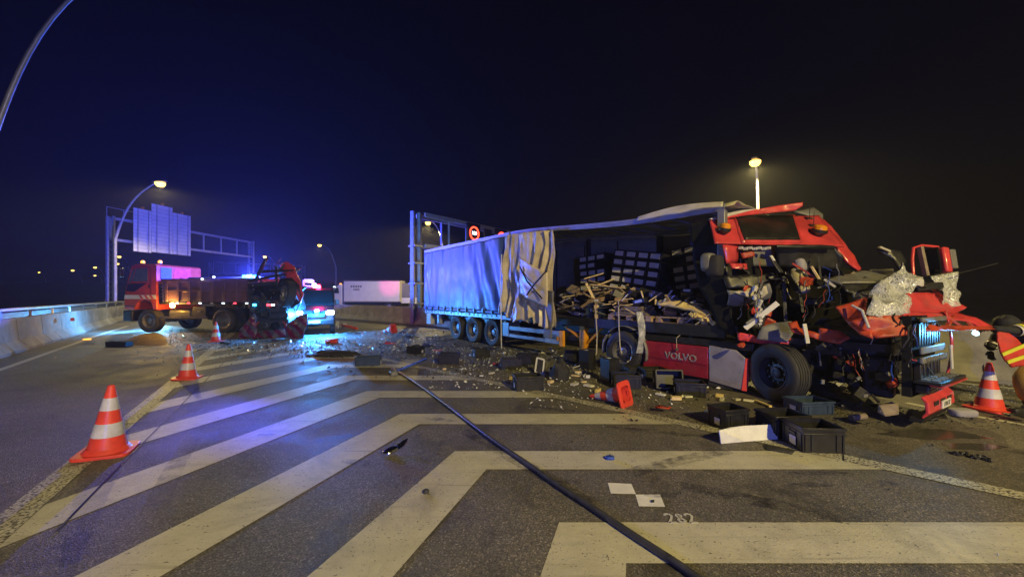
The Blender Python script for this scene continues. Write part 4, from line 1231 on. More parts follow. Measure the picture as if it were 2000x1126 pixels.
for i in range(7): mb.box(W(1447 + i * 9, 484 + (i % 2) * 1.5, 7.2), (0.07, 0.04, 0.05), RZ)
TB(mb, 'locker_clips', 'pale_plastic')
crumple('locker_lid', [W(1446, 494, 7.3), W(1472, 490, 7.25), W(1474, 500, 7.25), W(1450, 505, 7.3)], 'red_primer', tk, 0.02, 2, 0.01, 4, 15)
TB(MB().bar(W(1504, 500, 7.1), W(1526, 532, 6.95), 0.16, 0.03), 'hanging_console', 'dark_steel', bevel=0.01)
TB(MB().bar(W(1506, 499, 7.07), W(1512, 509, 7.03), 0.09, 0.02), 'console_label', 'paper_white')
crumple('folded_sun_visor', [W(1410, 540, 7.3), W(1500, 535, 7.1), W(1505, 560, 7.0), W(1420, 562, 7.2)], 'black_plastic', tk, 0.03, 3, 0.04, 2, 16)

# --- dashboard and firewall, pushed forward
TB(tspan((15.05, 0.25, 1.10), (15.75, 2.3, 1.42)), 'dash_base', 'black_plastic', bevel=0.06)
crumple('dash_top', [W(1612, 548, 6.5), W(1650, 537, 6.8), W(1700, 528, 6.9), W(1745, 526, 6.7), W(1752, 550, 6.2), W(1700, 554, 6.2), W(1640, 556, 6.3)], 'grey_plastic', tk, 0.05, 3, 0.03, 2.2, 17)
crumple('dash_front', [W(1640, 556, 6.25), W(1752, 551, 6.15), W(1748, 572, 6.1), W(1700, 580, 6.05), W(1650, 570, 6.15)], 'black_plastic', tk, 0.04, 3, 0.03, 2.2, 18)
crumple('dash_end_trim', [W(1664, 574, 6.1), W(1700, 566, 6.05), W(1712, 575, 6.0), W(1690, 586, 6.0), W(1668, 584, 6.05)], 'grey_plastic', tk, 0.03, 2, 0.02, 4, 19)
TB(MB().lathe([(0.21, -0.015), (0.235, 0.0), (0.21, 0.015), (0.195, 0)], W(1622, 572, 6.6), dirw(-0.6, 0, 0.8), 28, True), 'steering_wheel', 'black_plastic')
for i, (a, b, w_, m_) in enumerate([((1548, 514, 6.9), (1592, 542, 6.7), 0.05, 'red_primer'), ((1552, 522, 6.9), (1590, 548, 6.7), 0.03, 'dark_steel'), ((1585, 520, 6.7), (1600, 545, 6.6), 0.04, 'wood_fresh'),
        ((1598, 500, 7.1), (1605, 560, 6.8), 0.03, 'dark_steel'), ((1607, 520, 7.2), (1640, 535, 7.0), 0.02, 'blue_cap'), ((1596, 562, 6.5), (1640, 548, 6.4), 0.04, 'dark_steel'),
        ((1610, 545, 6.4), (1632, 560, 6.3), 0.05, 'pale_plastic'), ((1560, 560, 6.9), (1568, 610, 6.7), 0.04, 'chassis_black'), ((1530, 540, 7.0), (1535, 640, 6.8), 0.05, 'chassis_black')]):
    TB(MB().bar(W(*a), W(*b), w_, w_ * 0.7), 'bent_bar', m_)
r = random.Random(17)
for i in range(26):       # torn trim, brackets and cables in the dark of the footwell
    px, py = r.uniform(1500, 1690), r.uniform(540, 700); Z = 6.9 - (px - 1500) / 250 + r.uniform(-0.15, 0.4)
    a = W(px, py, Z); d = Vector((r.uniform(-1, 1), r.uniform(-1, 1), r.uniform(-1, 1))) * r.uniform(0.08, 0.32)
    if i % 3 == 0:
        TB(MB().tube([a, a + d + Vector((0, 0, 0.06)), a + d * 2], 0.012, 5), 'cable', 'rubber')
    else:
        TB(MB().bar(a - d, a + d, r.uniform(0.04, 0.16), 0.02), 'torn_trim', r.choice(('chassis_black', 'black_plastic', 'dark_steel')))
# loose board sticking out of the cab
TB(MB().bar(W(1455, 641, 6.8), W(1519, 591, 6.6), 0.09, 0.02, (0.2, -1, 0.3)), 'ripped_panel_strip', 'paper_white')
TB(MB().bar(W(1458, 632, 6.75), W(1495, 606, 6.7), 0.05, 0.02, (0.2, -1, 0.3)), 'ripped_panel_strip', 'grey_plastic')
crumple('torn_pedal_box', [W(1539, 630, 6.3), W(1556, 627, 6.3), W(1562, 640, 6.2), W(1600, 652, 6.0), W(1598, 663, 6.0), W(1560, 652, 6.15), W(1547, 648, 6.2)], 'red_primer', tk, 0.02, 3, 0.03, 5, 20)
TB(MB().bar(W(1571, 632, 6.05), W(1578, 670, 6.0), 0.06, 0.015), 'hanging_trim', 'pale_plastic')
crumple('inner_wing', [W(1600, 640, 6.1), W(1640, 645, 5.9), W(1660, 660, 5.8), W(1640, 672, 5.85), W(1598, 664, 6.1)], 'red_primer', tk, 0.03, 3, 0.05, 3, 21)

# --- engine bay: blocks, pipes, cooler packs
for c, s_, nm, m_ in [((14.75, 1.0, 0.75), (1.3, 0.9, 0.75), 'engine_block', 'chassis_black'), ((15.7, 1.2, 0.95), (0.35, 1.7, 0.85), 'cooler_pack', 'dark_steel'),
                  ((15.35, 0.55, 0.75), (0.4, 0.35, 0.55), 'filter_housing', 'chassis_black'), ((15.1, 0.25, 0.95), (0.5, 0.3, 0.2), 'air_box', 'black_plastic'),
                  ((15.75, 0.25, 0.6), (0.35, 0.3, 0.6), 'headlamp_bracket', 'chassis_black'), ((14.6, 0.55, 1.15), (0.8, 0.5, 0.16), 'engine_tunnel', 'black_plastic')]:
    TB(tw(MB().box(c, s_)), nm, m_, bevel=0.04)
r = random.Random(31)
for i in range(34):
    s, p, h = r.uniform(14.9, 16.0), r.uniform(-0.15, 0.7), r.uniform(0.25, 1.15)
    a = T(s, p, h); d = dirw(r.uniform(-1, 1), r.uniform(-.6, .6), r.uniform(-1, 1)) * r.uniform(0.1, 0.28)
    if i % 2:
        TB(MB().tube([a, a + d * 0.6 + Vector((0, 0, 0.07)), a + d * 1.5, a + d * 1.8 - Vector((0, 0, 0.15))], r.choice((0.012, 0.02, 0.035)), 7), 'coolant_hose', r.choice(('rubber', 'chassis_black', 'dark_steel')))
    else:
        TB(MB().box(a, (r.uniform(.05, .22), r.uniform(.04, .18), r.uniform(.04, .2)), Matrix.Rotation(r.random() * 3, 3, Vector((r.random(), r.random(), 1)))), 'engine_bracket', r.choice(('chassis_black', 'dark_steel', 'black_plastic', 'chassis_black')), bevel=0.008)
TB(MB().tube([G(1662, 815, 0.06), G(1690, 812, 0.08)], 0.045, 12), 'torn_pipe', 'wood_grey')
crumple('bent_bracket', [W(1716, 790, 5.1), W(1752, 788, 5.05), W(1755, 808, 5.0), W(1730, 813, 5.0), W(1714, 806, 5.1)], 'wood_grey', tk, 0.03, 3, 0.05, 6, 23)
for (px, py) in ((1677, 738), (1607, 745), (1735, 730), (1690, 772)):
    TB(MB().box(W(px, py, 5.5), (0.06, 0.02, 0.04), Matrix.Rotation(px, 3, 'Y')), 'broken_bulb_holder', 'grey_plastic')

# --- front: cooler grille, bumper, headlamp, folded front panel
FC, FD = T(16.02, -0.28, 0), dirw(0.42, 0.91, 0)      # near corner of the fascia and its direction across the cab
FD = (Vector((W(1866, 576, 6.05).x, 6.05, 0)) - Vector((W(1796, 576, 5.2).x, 5.2, 0))).normalized()
F0 = Vector((W(1796, 576, 5.2).x, 5.2, 0)); FN = Vector((FD.y, -FD.x, 0))
if FN.y > 0: FN = -FN
def FP(t, h, o=0.0): return F0 + FD * t + UP * h + FN * o
def fbox(t0, t1, h0, h1, o0, o1, taper=0.0):
    vs = [FP(t, h, o) for h in (h0, h1) for (t, o) in ((t0, o0), (t1, o0), (t1, o1), (t0, o1))]
    return MB().add(vs, [(3, 2, 1, 0), (4, 5, 6, 7), (0, 1, 5, 4), (1, 2, 6, 5), (2, 3, 7, 6), (3, 0, 4, 7)])
FW = 1.05
TB(fbox(0.0, FW, 0.42, 1.55, -0.18, -0.08), 'cooler_core', 'dull_black')
for i in range(9):
    TB(fbox(0.04 + i * 0.11, 0.10 + i * 0.11, 1.14, 1.46, -0.05, -0.01), 'grille_bar', 'black_plastic', bevel=0.008)
TB(fbox(-0.02, FW, 1.03, 1.13, 0.0, 0.035), 'grille_slat', 'grey_plastic', bevel=0.015)
TB(fbox(-0.02, FW, 0.90, 0.99, 0.0, 0.045), 'grille_slat', 'grey_plastic', bevel=0.015)
mb = MB()
for i in range(12):
    mb.bar(FP(0.05 + i * 0.08, 0.91, 0.055), FP(0.10 + i * 0.08, 0.985, 0.055), 0.02, 0.02)
TB(mb, 'grille_teeth', 'silver')
TB(fbox(-0.02, FW, 1.47, 1.54, 0.0, 0.045), 'grille_slat', 'grey_plastic', bevel=0.015)
for i in range(6):
    TB(fbox(0.06 + i * 0.16, 0.14 + i * 0.16, 0.66, 0.88, -0.075, 0.0), 'lower_grille_bar', 'black_plastic', bevel=0.01)
st_ = TB(fbox(-0.05, FW + 0.08, 0.63, 0.675, -0.05, 0.22), 'front_step', 'black_plastic', bevel=0.012)
mb = MB()
for i in range(6):
    for j in range(2):
        q = fbox(0.05 + i * 0.17, 0.16 + i * 0.17, 0.676, 0.690, 0.0 + j * 0.1, 0.07 + j * 0.1); mb.add(q.v, q.f)
TB(mb, 'step_tread', 'grey_plastic', parent=st_)
TB(fbox(-0.02, FW + 0.06, 0.612, 0.629, 0.10, 0.235), 'step_edge', 'red_paint')
bprof = [(0.05, 0.20), (0.07, 0.19), (0.13, 0.27), (0.12, 0.42), (0.06, 0.48), (0.04, 0.47), (0.08, 0.40), (0.09, 0.28)]
bp_ = TB(MB().prism([FP(-0.16, h, o) for o, h in bprof], FD * (FW + 0.12)), 'bumper', 'red_paint', smooth=False, bevel=0.02)
TB(MB().prism([FP(-0.15, h, o) for o, h in [(-0.06, 0.12), (0.05, 0.12), (0.085, 0.185), (-0.06, 0.185)]], FD * (FW + 0.05)), 'bumper_lip', 'black_plastic', parent=bp_)
for k in range(3):
    TB(MB().prism([FP(0.05 + 0.3 * k, h, o) for o, h in [(0.131, 0.34), (0.131, 0.40), (0.126, 0.40), (0.126, 0.34)]], FD * 0.2), 'bumper_slot', 'black_plastic', parent=bp_)
hl_ = TB(fbox(0.02, FW - 0.06, 0.485, 0.605, -0.06, 0.09), 'headlamp', 'black_plastic', bevel=0.02)
for i in range(3):
    TB(MB().bar(FP(0.06, 0.505 + i * 0.035, 0.095), FP(FW - 0.22, 0.515 + i * 0.035, 0.095), 0.012, 0.016), 'headlamp_strip', 'silver', parent=hl_)
TB(MB().box(FP(FW - 0.14, 0.56, 0.10), (0.10, 0.03, 0.04)), 'indicator', 'orange_lens', parent=hl_)
pl = TB(MB().bar(FP(0.34, 0.32, 0.140), FP(0.74, 0.32, 0.140), 0.012, 0.105), 'number_plate', 'paper_white')
lettering('plate_characters', '1TN 37', 0.09, Matrix.Translation(FP(0.54, 0.32, 0.149)) @ Matrix((FD, UP, FD.cross(UP))).transposed().to_4x4(), 'chassis_black', pl, extrude=0.001)
# red frame of the front flap, folded open above the grille
fl = crumple('front_panel', [W(1772, 572, 5.75), W(1832, 571, 6.2), W(1862, 590, 6.2), W(1885, 602, 6.1), W(1868, 611, 5.9), W(1800, 612, 5.7), W(1766, 614, 5.6), W(1760, 604, 5.6)], 'red_paint', tk, 0.04, 3, 0.03, 2.5, 24)
crumple('front_frame_upper', [W(1760, 604, 5.55), W(1800, 611, 5.65), W(1868, 611, 5.9), W(1905, 620, 5.85), W(1946, 642, 5.75), W(1930, 645, 5.7), W(1890, 628, 5.75), W(1800, 619, 5.6), W(1752, 616, 5.5)], 'red_paint', tk, 0.03, 3, 0.02, 4, 25)
crumple('front_frame_lower', [W(1660, 628, 5.6), W(1690, 618, 5.5), W(1760, 616, 5.4), W(1768, 632, 5.35), W(1800, 634, 5.45), W(1930, 637, 5.65), W(1944, 643, 5.65), W(1870, 645, 5.55), W(1790, 648, 5.35), W(1764, 655, 5.3), W(1712, 660, 5.4), W(1690, 648, 5.5)], 'red_primer', tk, 0.04, 3, 0.03, 3, 26)
for a, b in (((1772, 616, 5.5), (1800, 640, 5.45)), ((1842, 613, 5.75), (1880, 640, 5.65)), ((1848, 640, 5.65), (1862, 616, 5.75)), ((1880, 620, 5.8), (1905, 642, 5.7))):
    TB(MB().bar(W(*a), W(*b), 0.05, 0.04), 'frame_strut', 'red_primer', bevel=0.006)
crumple('wing_panel', [W(1632, 600, 5.9), W(1662, 592, 5.8), W(1694, 580, 5.75), W(1690, 612, 5.6), W(1700, 632, 5.5), W(1705, 662, 5.4), W(1680, 652, 5.5), W(1655, 630, 5.75)], 'red_primer', tk, 0.03, 3, 0.05, 3.5, 27)
TB(MB().tube([W(1664, 596, 5.7), W(1684, 606, 5.55), W(1697, 640, 5.4)], 0.018, 8), 'door_seal', 'pale_plastic')
def strip_red(u, v):
    return FP(FW + 0.02 + 0.09 * v, 1.62 - 1.0 * u, 0.02 + 0.06 * sin(u * 3)) 
TB(MB().grid(strip_red, 12, 3), 'corner_panel', 'red_paint', solid=0.02)
TB(MB().tube([FP(FW + 0.0, 1.1, 0.08), FP(FW + 0.01, 0.75, 0.09)], 0.02, 8), 'corner_handle', 'pale_plastic')
for (px, py, R_) in ((1772, 640, 0.03), (1830, 634, 0.02), (1790, 622, 0.02)):
    TB(MB().lathe([(R_, 0), (R_, 0.03), (R_ * 0.5, 0.035)], W(px, py, 5.30), (0, -1, 0), 12), 'bolt_boss', 'chassis_black')
# wiper mechanism box between the glass halves
TB(MB().box(W(1808, 560, 6.0), (0.42, 0.16, 0.10), Matrix.Rotation(radians(-8), 3, 'Y')), 'wiper_motor', 'black_plastic', bevel=0.02)
TB(MB().bar(W(1790, 558, 5.9), W(1835, 568, 6.0), 0.03, 0.02), 'wiper_linkage', 'silver')
TB(MB().bar(W(1785, 545, 6.05), W(1838, 566, 6.05), 0.05, 0.04), 'wiper_arm', 'black_plastic')
pad(W(1791, 552, 5.95), 0.14, 0.12, 0.14, 'washer_bottle', 'pale_plastic')
# laminated windscreen, crazed and folded in two
def glasspane(nm, poly, seed, amp):
    return crumple(nm, poly, 'cracked_glass', tk, 0.008, 4, amp, 3.4, seed)
glasspane('windscreen_piece', [W(1757, 492, 6.5), W(1770, 512, 6.4), W(1803, 541, 6.1), W(1786, 560, 5.85), W(1774, 585, 5.65), W(1771, 616, 5.45), W(1730, 620, 5.4), W(1688, 616, 5.5), W(1700, 575, 5.7), W(1708, 558, 5.8), W(1745, 535, 6.1), W(1762, 523, 6.25)], 30, 0.16)
glasspane('windscreen_piece', [W(1814, 541, 6.15), W(1840, 535, 6.2), W(1870, 531, 6.2), W(1873, 560, 6.1), W(1874, 598, 5.95), W(1852, 599, 5.95), W(1838, 592, 5.95), W(1836, 560, 6.05)], 33, 0.10)
crumple('pillar_trim', [W(1712, 488, 6.5), W(1735, 487, 6.45), W(1757, 491, 6.45), W(1768, 512, 6.35), W(1757, 527, 6.3), W(1742, 506, 6.4), W(1728, 500, 6.45)], 'black_plastic', tk, 0.04, 2, 0.02, 4, 35)
TB(MB().bar(W(1717, 482, 6.45), W(1738, 491, 6.4), 0.06, 0.03), 'pillar_end', 'beige_fabric')
# mirror housings standing up on their arm
mr = TB(MB().bar(W(1839, 484, 6.5), W(1847, 533, 6.4), 0.12, 0.15, (0, 1, 0)), 'mirror_housing', 'red_paint', bevel=0.03)
TB(MB().tube([W(1784, 540, 6.4), W(1782, 505, 6.45), W(1784, 484, 6.5), W(1800, 479, 6.5), W(1832, 482, 6.5)], 0.022, 10), 'mirror_arm', 'red_paint', parent=mr)
TB(MB().bar(W(1797, 482, 6.42), W(1809, 538, 6.35), 0.05, 0.07, (0, 1, 0)), 'mirror_bracket', 'wood_grey', parent=mr)
TB(MB().bar(W(1816, 486, 6.47), W(1824, 536, 6.4), 0.03, 0.24, (0, 1, 0)), 'mirror_glass', 'dark_glass', parent=mr)
TB(MB().bar(W(1858, 487, 6.6), W(1864, 524, 6.55), 0.10, 0.05, (0, 1, 0)), 'mirror_cover', 'grey_plastic', parent=mr, bevel=0.01)
TB(MB().tube([W(1871, 534, 6.0), W(1910, 524, 5.95), W(1948, 514, 5.9)], 0.008, 5), 'aerial', 'black_plastic')
pad(G(1880, 805, 0.06), 0.34, 0.2, 0.12, 'crushed_bag', 'seat_fabric')

# dangling wires and ripped sheet metal hanging in the open cab and engine bay
r = random.Random(91)
for i in range(44):
    px = r.uniform(1420, 1790); py = r.uniform(500, 600) if px < 1640 else r.uniform(610, 720)
    Z = (7.1 if px < 1560 else 6.6) - max(0, px - 1560) / 170 - r.uniform(0, 0.15)
    L = r.uniform(10, 55); sw = r.uniform(-14, 14)
    pts = [W(px + sw * (k / 5) ** 2 + 2.5 * sin(k * 1.9 + i), py + L * k / 5, Z + 0.03 * sin(k + i)) for k in range(6)]
    TB(MB().tube(pts, r.choice((0.005, 0.007, 0.010)), 5), 'dangling_wire', r.choice(('chassis_black', 'chassis_black', 'grey_plastic', 'dark_steel', 'red_primer', 'beige_fabric', 'blue_cap')))
for i in range(46):
    px = r.uniform(1440, 1800); py = r.uniform(520, 700) if px < 1620 else r.uniform(610, 800)
    Z = (7.0 if px < 1560 else 6.5) - max(0, px - 1560) / 180 - r.uniform(-0.1, 0.12)
    sz = r.uniform(7, 22); n = r.randint(4, 6); a0 = r.uniform(0, 6)
    poly = [W(px + sz * r.uniform(.4, 1) * cos(a0 + 6.28 * k / n), py + 0.7 * sz * r.uniform(.4, 1) * sin(a0 + 6.28 * k / n), Z + r.uniform(-.08, .08)) for k in range(n)]
    crumple('ripped_sheet', poly, r.choice(('dull_black', 'dull_black', 'dull_black', 'chassis_black', 'dark_steel', 'red_primer', 'red_paint', 'black_plastic')), tk, 0.008, 2, 0.05, 7, 100 + i)

# ================================================================== orange tipper lorry across the left lane
TPM = (-17.8, 19.75, 0); TPR = pi - 0.08
tp = thing('tipper_lorry', 'orange service tipper lorry standing across the left lane', 'lorry', TPM, TPR)
S_ = 1.25
def tpb(mb, n, m, par=None, **k): return mb.build(n, m, par or tp, **k)
cabp = [(-0.42, 1.12), (-0.42, 3.30), (-0.30, 3.38), (0.75, 3.38), (0.95, 3.28), (1.26, 2.2), (1.32, 1.62), (1.32, 1.15), (0.78, 1.12), (0.62, 1.48), (0.25, 1.66), (-0.1, 1.5), (-0.25, 1.12)]
cab = tpb(MB().prism([(x, -S_ + 0.04, z) for x, z in cabp], (0, 2 * S_ - 0.08, 0)), 'cab', 'orange_paint', smooth=False, bevel=0.03)
for sy in (1, -1):
    y = sy * (S_ - 0.03)
    tpb(MB().prism([(0.05, y, 2.52), (0.05, y, 3.16), (0.66, y, 3.16), (0.86, y, 2.52)], (0, sy * 0.012, 0)), 'side_window', 'window_glass', cab)
    tpb(MB().prism([(0.90, y, 2.52), (0.72, y, 3.16), (0.82, y, 3.14), (1.10, y, 2.45)], (0, sy * 0.012, 0)), 'quarter_window', 'window_glass', cab)
    tpb(MB().prism([(0.10, y, 2.44), (1.12, y, 2.42), (1.22, y, 2.05), (0.75, y, 2.02)], (0, sy * 0.010, 0)), 'door_lower_glass', 'black_plastic', cab)
    tpb(MB().box((-0.05, y + sy * 0.02, 2.28), (0.05, 0.03, 0.16)), 'door_handle', 'black_plastic', cab)
    stp = tpb(MB().prism([(-0.40, y, 1.66), (-0.38, y, 1.86), (1.28, y, 1.86), (1.30, y, 1.66)], (0, sy * 0.013, 0)), 'warning_stripe', 'paper_white', cab)
    for i in range(3):
        x = -0.30 + i * 0.28
        tpb(MB().prism([(x, y + sy * 0.014, 1.67), (x + 0.12, y + sy * 0.014, 1.67), (x + 0.26, y + sy * 0.014, 1.85), (x + 0.14, y + sy * 0.014, 1.85)], (0, sy * 0.004, 0)), 'red_slash', 'red_paint', stp)
    tpb(MB().box((1.25, sy * (S_ + 0.16), 2.95), (0.10, 0.20, 0.44)), 'mirror', 'black_plastic', cab, bevel=0.03)
    tpb(MB().tube([(1.1, sy * S_, 3.22), (1.25, sy * (S_ + 0.14), 3.2)], 0.02, 6), 'mirror_arm', 'black_plastic', cab)
tpb(MB().prism([(1.29, -1.1, 2.25), (1.29, 1.1, 2.25), (1.00, 1.1, 3.25), (1.00, -1.1, 3.25)], (0.02, 0, 0)), 'windscreen', 'window_glass', cab)
tpb(MB().box((-0.435, 0.75, 2.92), (0.02, 0.55, 0.62)), 'rear_window', 'window_glass', cab)
tpb(MB().box((-0.435, -0.1, 2.85), (0.02, 0.9, 0.7)), 'rear_panel', 'red_paint', cab)
tpb(MB().box((-0.43, 0.0, 1.9), (0.03, 2.2, 1.0)), 'rear_lower_panel', 'chassis_black', cab)
for x in (0.62, -0.32):
    for y in (0.95,):
        b = tpb(MB().lathe([(0.08, 0), (0.08, 0.05), (0.05, 0.06)], (x, y, 3.39), UP, 12), 'beacon_base', 'black_plastic', cab)
        tpb(MB().lathe([(0.085, 0.06), (0.085, 0.15), (0.05, 0.19), (0, 0.2)], (x, y, 3.39), UP, 12), 'beacon_lens', 'amber_dim', b)
tpb(MB().box((1.15, 0, 0.83), (0.5, 2.44, 0.55)), 'front_bumper', 'chassis_black', bevel=0.05)
tpb(MB().box((1.41, 0.9, 0.85), (0.03, 0.3, 0.2)), 'headlamp', 'marker_white')
tpb(MB().span((-6.2, -0.45, 0.85), (1.0, 0.45, 1.15)), 'chassis', 'chassis_black')
for x, r_ in ((0.05, 0.58), (-3.9, 0.60)):
    for sy in (1, -1):
        wheel(tp, (x, sy * 1.02, r_), (0, sy, 0), r_, 0.36, x < -1, 0)
for sy in (1, -1):
    arc = MB()
    for i in range(10):
        a0, a1 = pi * i / 10, pi * (i + 1) / 10
        arc.bar((-3.9 + 0.75 * cos(a0), sy * 1.03, 0.62 + 0.72 * sin(a0)), (-3.9 + 0.75 * cos(a1), sy * 1.03, 0.62 + 0.72 * sin(a1)), 0.42, 0.02, (0, 1, 0))
    tpb(arc, 'mudguard', 'black_plastic')
bd = MB().prism([(-0.85, -S_, 1.52), (-0.75, -S_, 2.62), (-6.0, -S_, 2.62), (-5.9, -S_, 1.52)], (0, 0.06, 0))
bd.prism([(-0.85, S_ - 0.06, 1.52), (-0.75, S_ - 0.06, 2.62), (-6.0, S_ - 0.06, 2.62), (-5.9, S_ - 0.06, 1.52)], (0, 0.06, 0))
bd.span((-0.86, -S_ + 0.06, 1.52), (-0.80, S_ - 0.06, 2.60)); bd.span((-5.95, -S_ + 0.06, 1.52), (-0.87, S_ - 0.06, 1.60)); bd.span((-6.0, -S_ + 0.06, 1.61), (-5.93, S_ - 0.06, 2.62))
body = tpb(bd, 'tipper_body', 'tipper_body')
for sy in (1, -1):
    tpb(MB().span((-6.0, sy * (S_ + 0.0), 2.51), (-0.75, sy * (S_ + 0.07), 2.65)), 'top_rim', 'tipper_body', body, bevel=0.01)
    for i in range(9):
        x = -0.95 - i * 0.6
        tpb(MB().span((x - 0.13, sy * S_, 1.54), (x, sy * (S_ + 0.05), 2.50)), 'side_rib', 'tipper_body', body, bevel=0.01)
    tpb(MB().span((-6.0, sy * (S_), 1.40), (-0.9, sy * (S_ + 0.04), 1.515)), 'lower_rim', 'chassis_black', body)
for i in range(7):
    x = -1.6 - i * 0.6
    tpb(MB().box((x, S_ + 0.05, 1.46), (0.12, 0.02, 0.05)), 'marker_strip', ('marker_white', 'red_tail', 'marker_white', 'paper_white')[i % 4])
tpb(MB().span((-2.2, 0.5, 0.62), (-0.95, 1.15, 1.12)), 'side_tank', 'dark_steel', bevel=0.10)
for sy in (1, -1):
    bx_ = tpb(MB().span((-3.0, sy * 0.62, 0.72), (-2.3, sy * 1.2, 1.30)), 'tool_box', 'chassis_black', bevel=0.02)
    tpb(MB().box((-2.65, sy * 1.21, 1.05), (0.16, 0.02, 0.05)), 'latch', 'galvanised', bx_)
    tpb(MB().span((-5.9, sy * S_, 2.02), (-0.9, sy * (S_ + 0.035), 2.10)), 'side_rail', 'tipper_body', body, bevel=0.01)
    for i in range(5):
        tpb(MB().tube([(-1.5 - i, sy * (S_ + 0.05), 1.46), (-1.5 - i, sy * (S_ + 0.10), 1.40), (-1.5 - i, sy * (S_ + 0.05), 1.36)], 0.015, 6), 'rope_hook', 'galvanised', body)
    y = sy * (S_ - 0.028)
    seam = MB(); seam.bar((-0.12, y, 1.55), (-0.12, y, 3.22), 0.012, 0.012); seam.bar((-0.12, y, 3.22), (0.72, y, 3.22), 0.012, 0.012); seam.bar((1.20, y, 2.0), (1.22, y, 1.62), 0.012, 0.012)
    tpb(seam, 'door_seam', 'chassis_black', cab)
    tpb(MB().box((0.95, sy * (S_ + 0.02), 1.32), (0.5, 0.06, 0.05)), 'cab_step', 'dark_steel', cab)
for i in range(5): tpb(MB().box((-0.75, 1.22, 1.75 + i * 0.17), (0.16, 0.03, 0.03)), 'ladder_rung', 'galvanised')
tpb(MB().tube([(-0.9, 0.0, 2.72), (-5.9, 0.0, 2.74)], 0.06, 8), 'sheet_roller', 'dark_fabric')
tpb(MB().span((-3.1, 1.18, 0.70), (-0.6, 1.22, 0.82)), 'side_guard', 'dark_steel')
am = tpb(MB().lathe([(0.13, 0.0), (0.13, 0.05), (0.07, 0.09), (0, 0.10)], (-1.35, S_ + 0.02, 1.36), (0, 1, 0), 14), 'amber_flasher', 'amber_lamp')
tpb(MB().box((-0.62, 1.0, 2.0), (0.10, 0.16, 1.0)), 'exhaust_stack', 'pale_steel', bevel=0.03)
light('amber_flasher_light', 'POINT', FRAME[tp] @ Vector((-1.35, S_ + 0.16, 1.36)), (1.0, 0.5, 0.08), 160, tp, 0.08)
light('bumper_lamp_light', 'POINT', FRAME[tp] @ Vector((1.55, 0.9, 0.85)), (0.10, 0.45, 1.0), 650, tp, 0.08)
wl = tpb(MB().bar((-3.05, S_ + 0.16, 2.62), (-3.65, S_ + 0.16, 2.72), 0.05, 0.06), 'work_light_bar', 'grey_plastic')
for x, z in ((-3.05, 2.62), (-3.65, 2.72)):
    tpb(MB().lathe([(0.05, 0), (0.05, 0.03), (0, 0.05)], (x, S_ + 0.18, z), (0, 1, 0), 10), 'work_light_lens', 'marker_white', wl)

# ================================================================== upended crash-cushion trailer behind the tipper
cc = thing('crash_cushion_trailer', 'upended crash-cushion trailer with a big wheel and red-white boards', 'trailer', W(530, 576, 16.9)[:2] + (0,))
def ccb(mb, n, m, par=None, **k): return mb.build(n, m, par or cc, world=True, **k)
ccb(MB().prism([W(482, 552, 16.9), W(545, 548, 16.9), W(560, 600, 16.7), W(566, 648, 16.6), W(490, 652, 16.6)], (0.2, 1.2, 0)), 'cushion_body', 'dark_steel', smooth=False, bevel=0.04)
for i in range(7):
    ccb(MB().bar(W(488 + i * 2, 562 + i * 13, 16.75), W(550 + i * 2.5, 556 + i * 13, 16.65), 0.06, 0.10), 'cushion_rib', 'chassis_black')
for x0, y0, x1, y1 in ((485, 548, 560, 535), (540, 520, 548, 650), (510, 530, 585, 528), (500, 545, 520, 505), (548, 600, 596, 560)):
    ccb(MB().bar(W(x0, y0, 16.8), W(x1, y1, 16.7), 0.10, 0.10), 'frame_bar', 'dark_steel')
r = random.Random(55)
for i in range(26):
    a = W(r.uniform(490, 585), r.uniform(515, 640), 16.7 + r.uniform(-0.2, 0.5)); d = Vector((r.uniform(-1, 1), r.uniform(-.5, .5), r.uniform(-1, 1))) * r.uniform(0.15, 0.5)
    ccb(MB().tube([a - d, a + Vector((0, 0, r.uniform(-.1, .1))), a + d], r.choice((0.012, 0.02, 0.035)), 6), 'bent_tube', r.choice(('chassis_black', 'dark_steel', 'galvanised', 'red_primer')))
for i in range(12):
    px, py = r.uniform(492, 575), r.uniform(565, 645); n = 5
    crumple('torn_plate', [W(px + r.uniform(6, 18) * cos(6.28 * k / n), py + r.uniform(5, 14) * sin(6.28 * k / n), 16.55 + r.uniform(-.15, .15)) for k in range(n)], r.choice(('chassis_black', 'dark_steel', 'red_paint', 'dull_black')), cc, 0.015, 2, 0.08, 3, 200 + i)
wheel(cc, W(561, 574, 16.5), Vector((-0.62, -0.76, 0.12)), 0.60, 0.34, False, 0, world=True)
crumple('red_shell', [W(546, 517, 16.9), W(562, 511, 16.8), W(574, 520, 16.7), W(584, 545, 16.6), W(592, 575, 16.5), W(586, 592, 16.5), W(572, 556, 16.7), W(556, 536, 16.8)], 'red_paint', cc, 0.05, 4, 0.10, 1.6, 41)
crumple('wheel_arch', [W(536, 565, 16.6), W(548, 545, 16.6), W(570, 542, 16.6), W(584, 556, 16.6), W(588, 580, 16.5), W(580, 562, 16.5), W(566, 548, 16.5), W(550, 552, 16.5)], 'black_plastic', cc, 0.04, 3, 0.03, 2, 42)
for i, poly in enumerate([[(464, 652), (474, 636), (497, 612), (502, 640), (500, 662), (470, 662)], [(556, 640), (578, 620), (600, 612), (598, 640), (592, 664), (562, 664)],
                          [(500, 648), (556, 642), (562, 664), (500, 664)]]):
    crumple('striped_board', [W(x, y, 16.0 + 0.1 * i) for x, y in poly], 'red_white_stripes', cc, 0.03, 4, 0.14, 2.6, 43 + i)
lbm = ccb(MB().box(W(490, 543.5, 19.2), (1.0, 0.30, 0.06)), 'beacon_bar', 'black_plastic', tp)
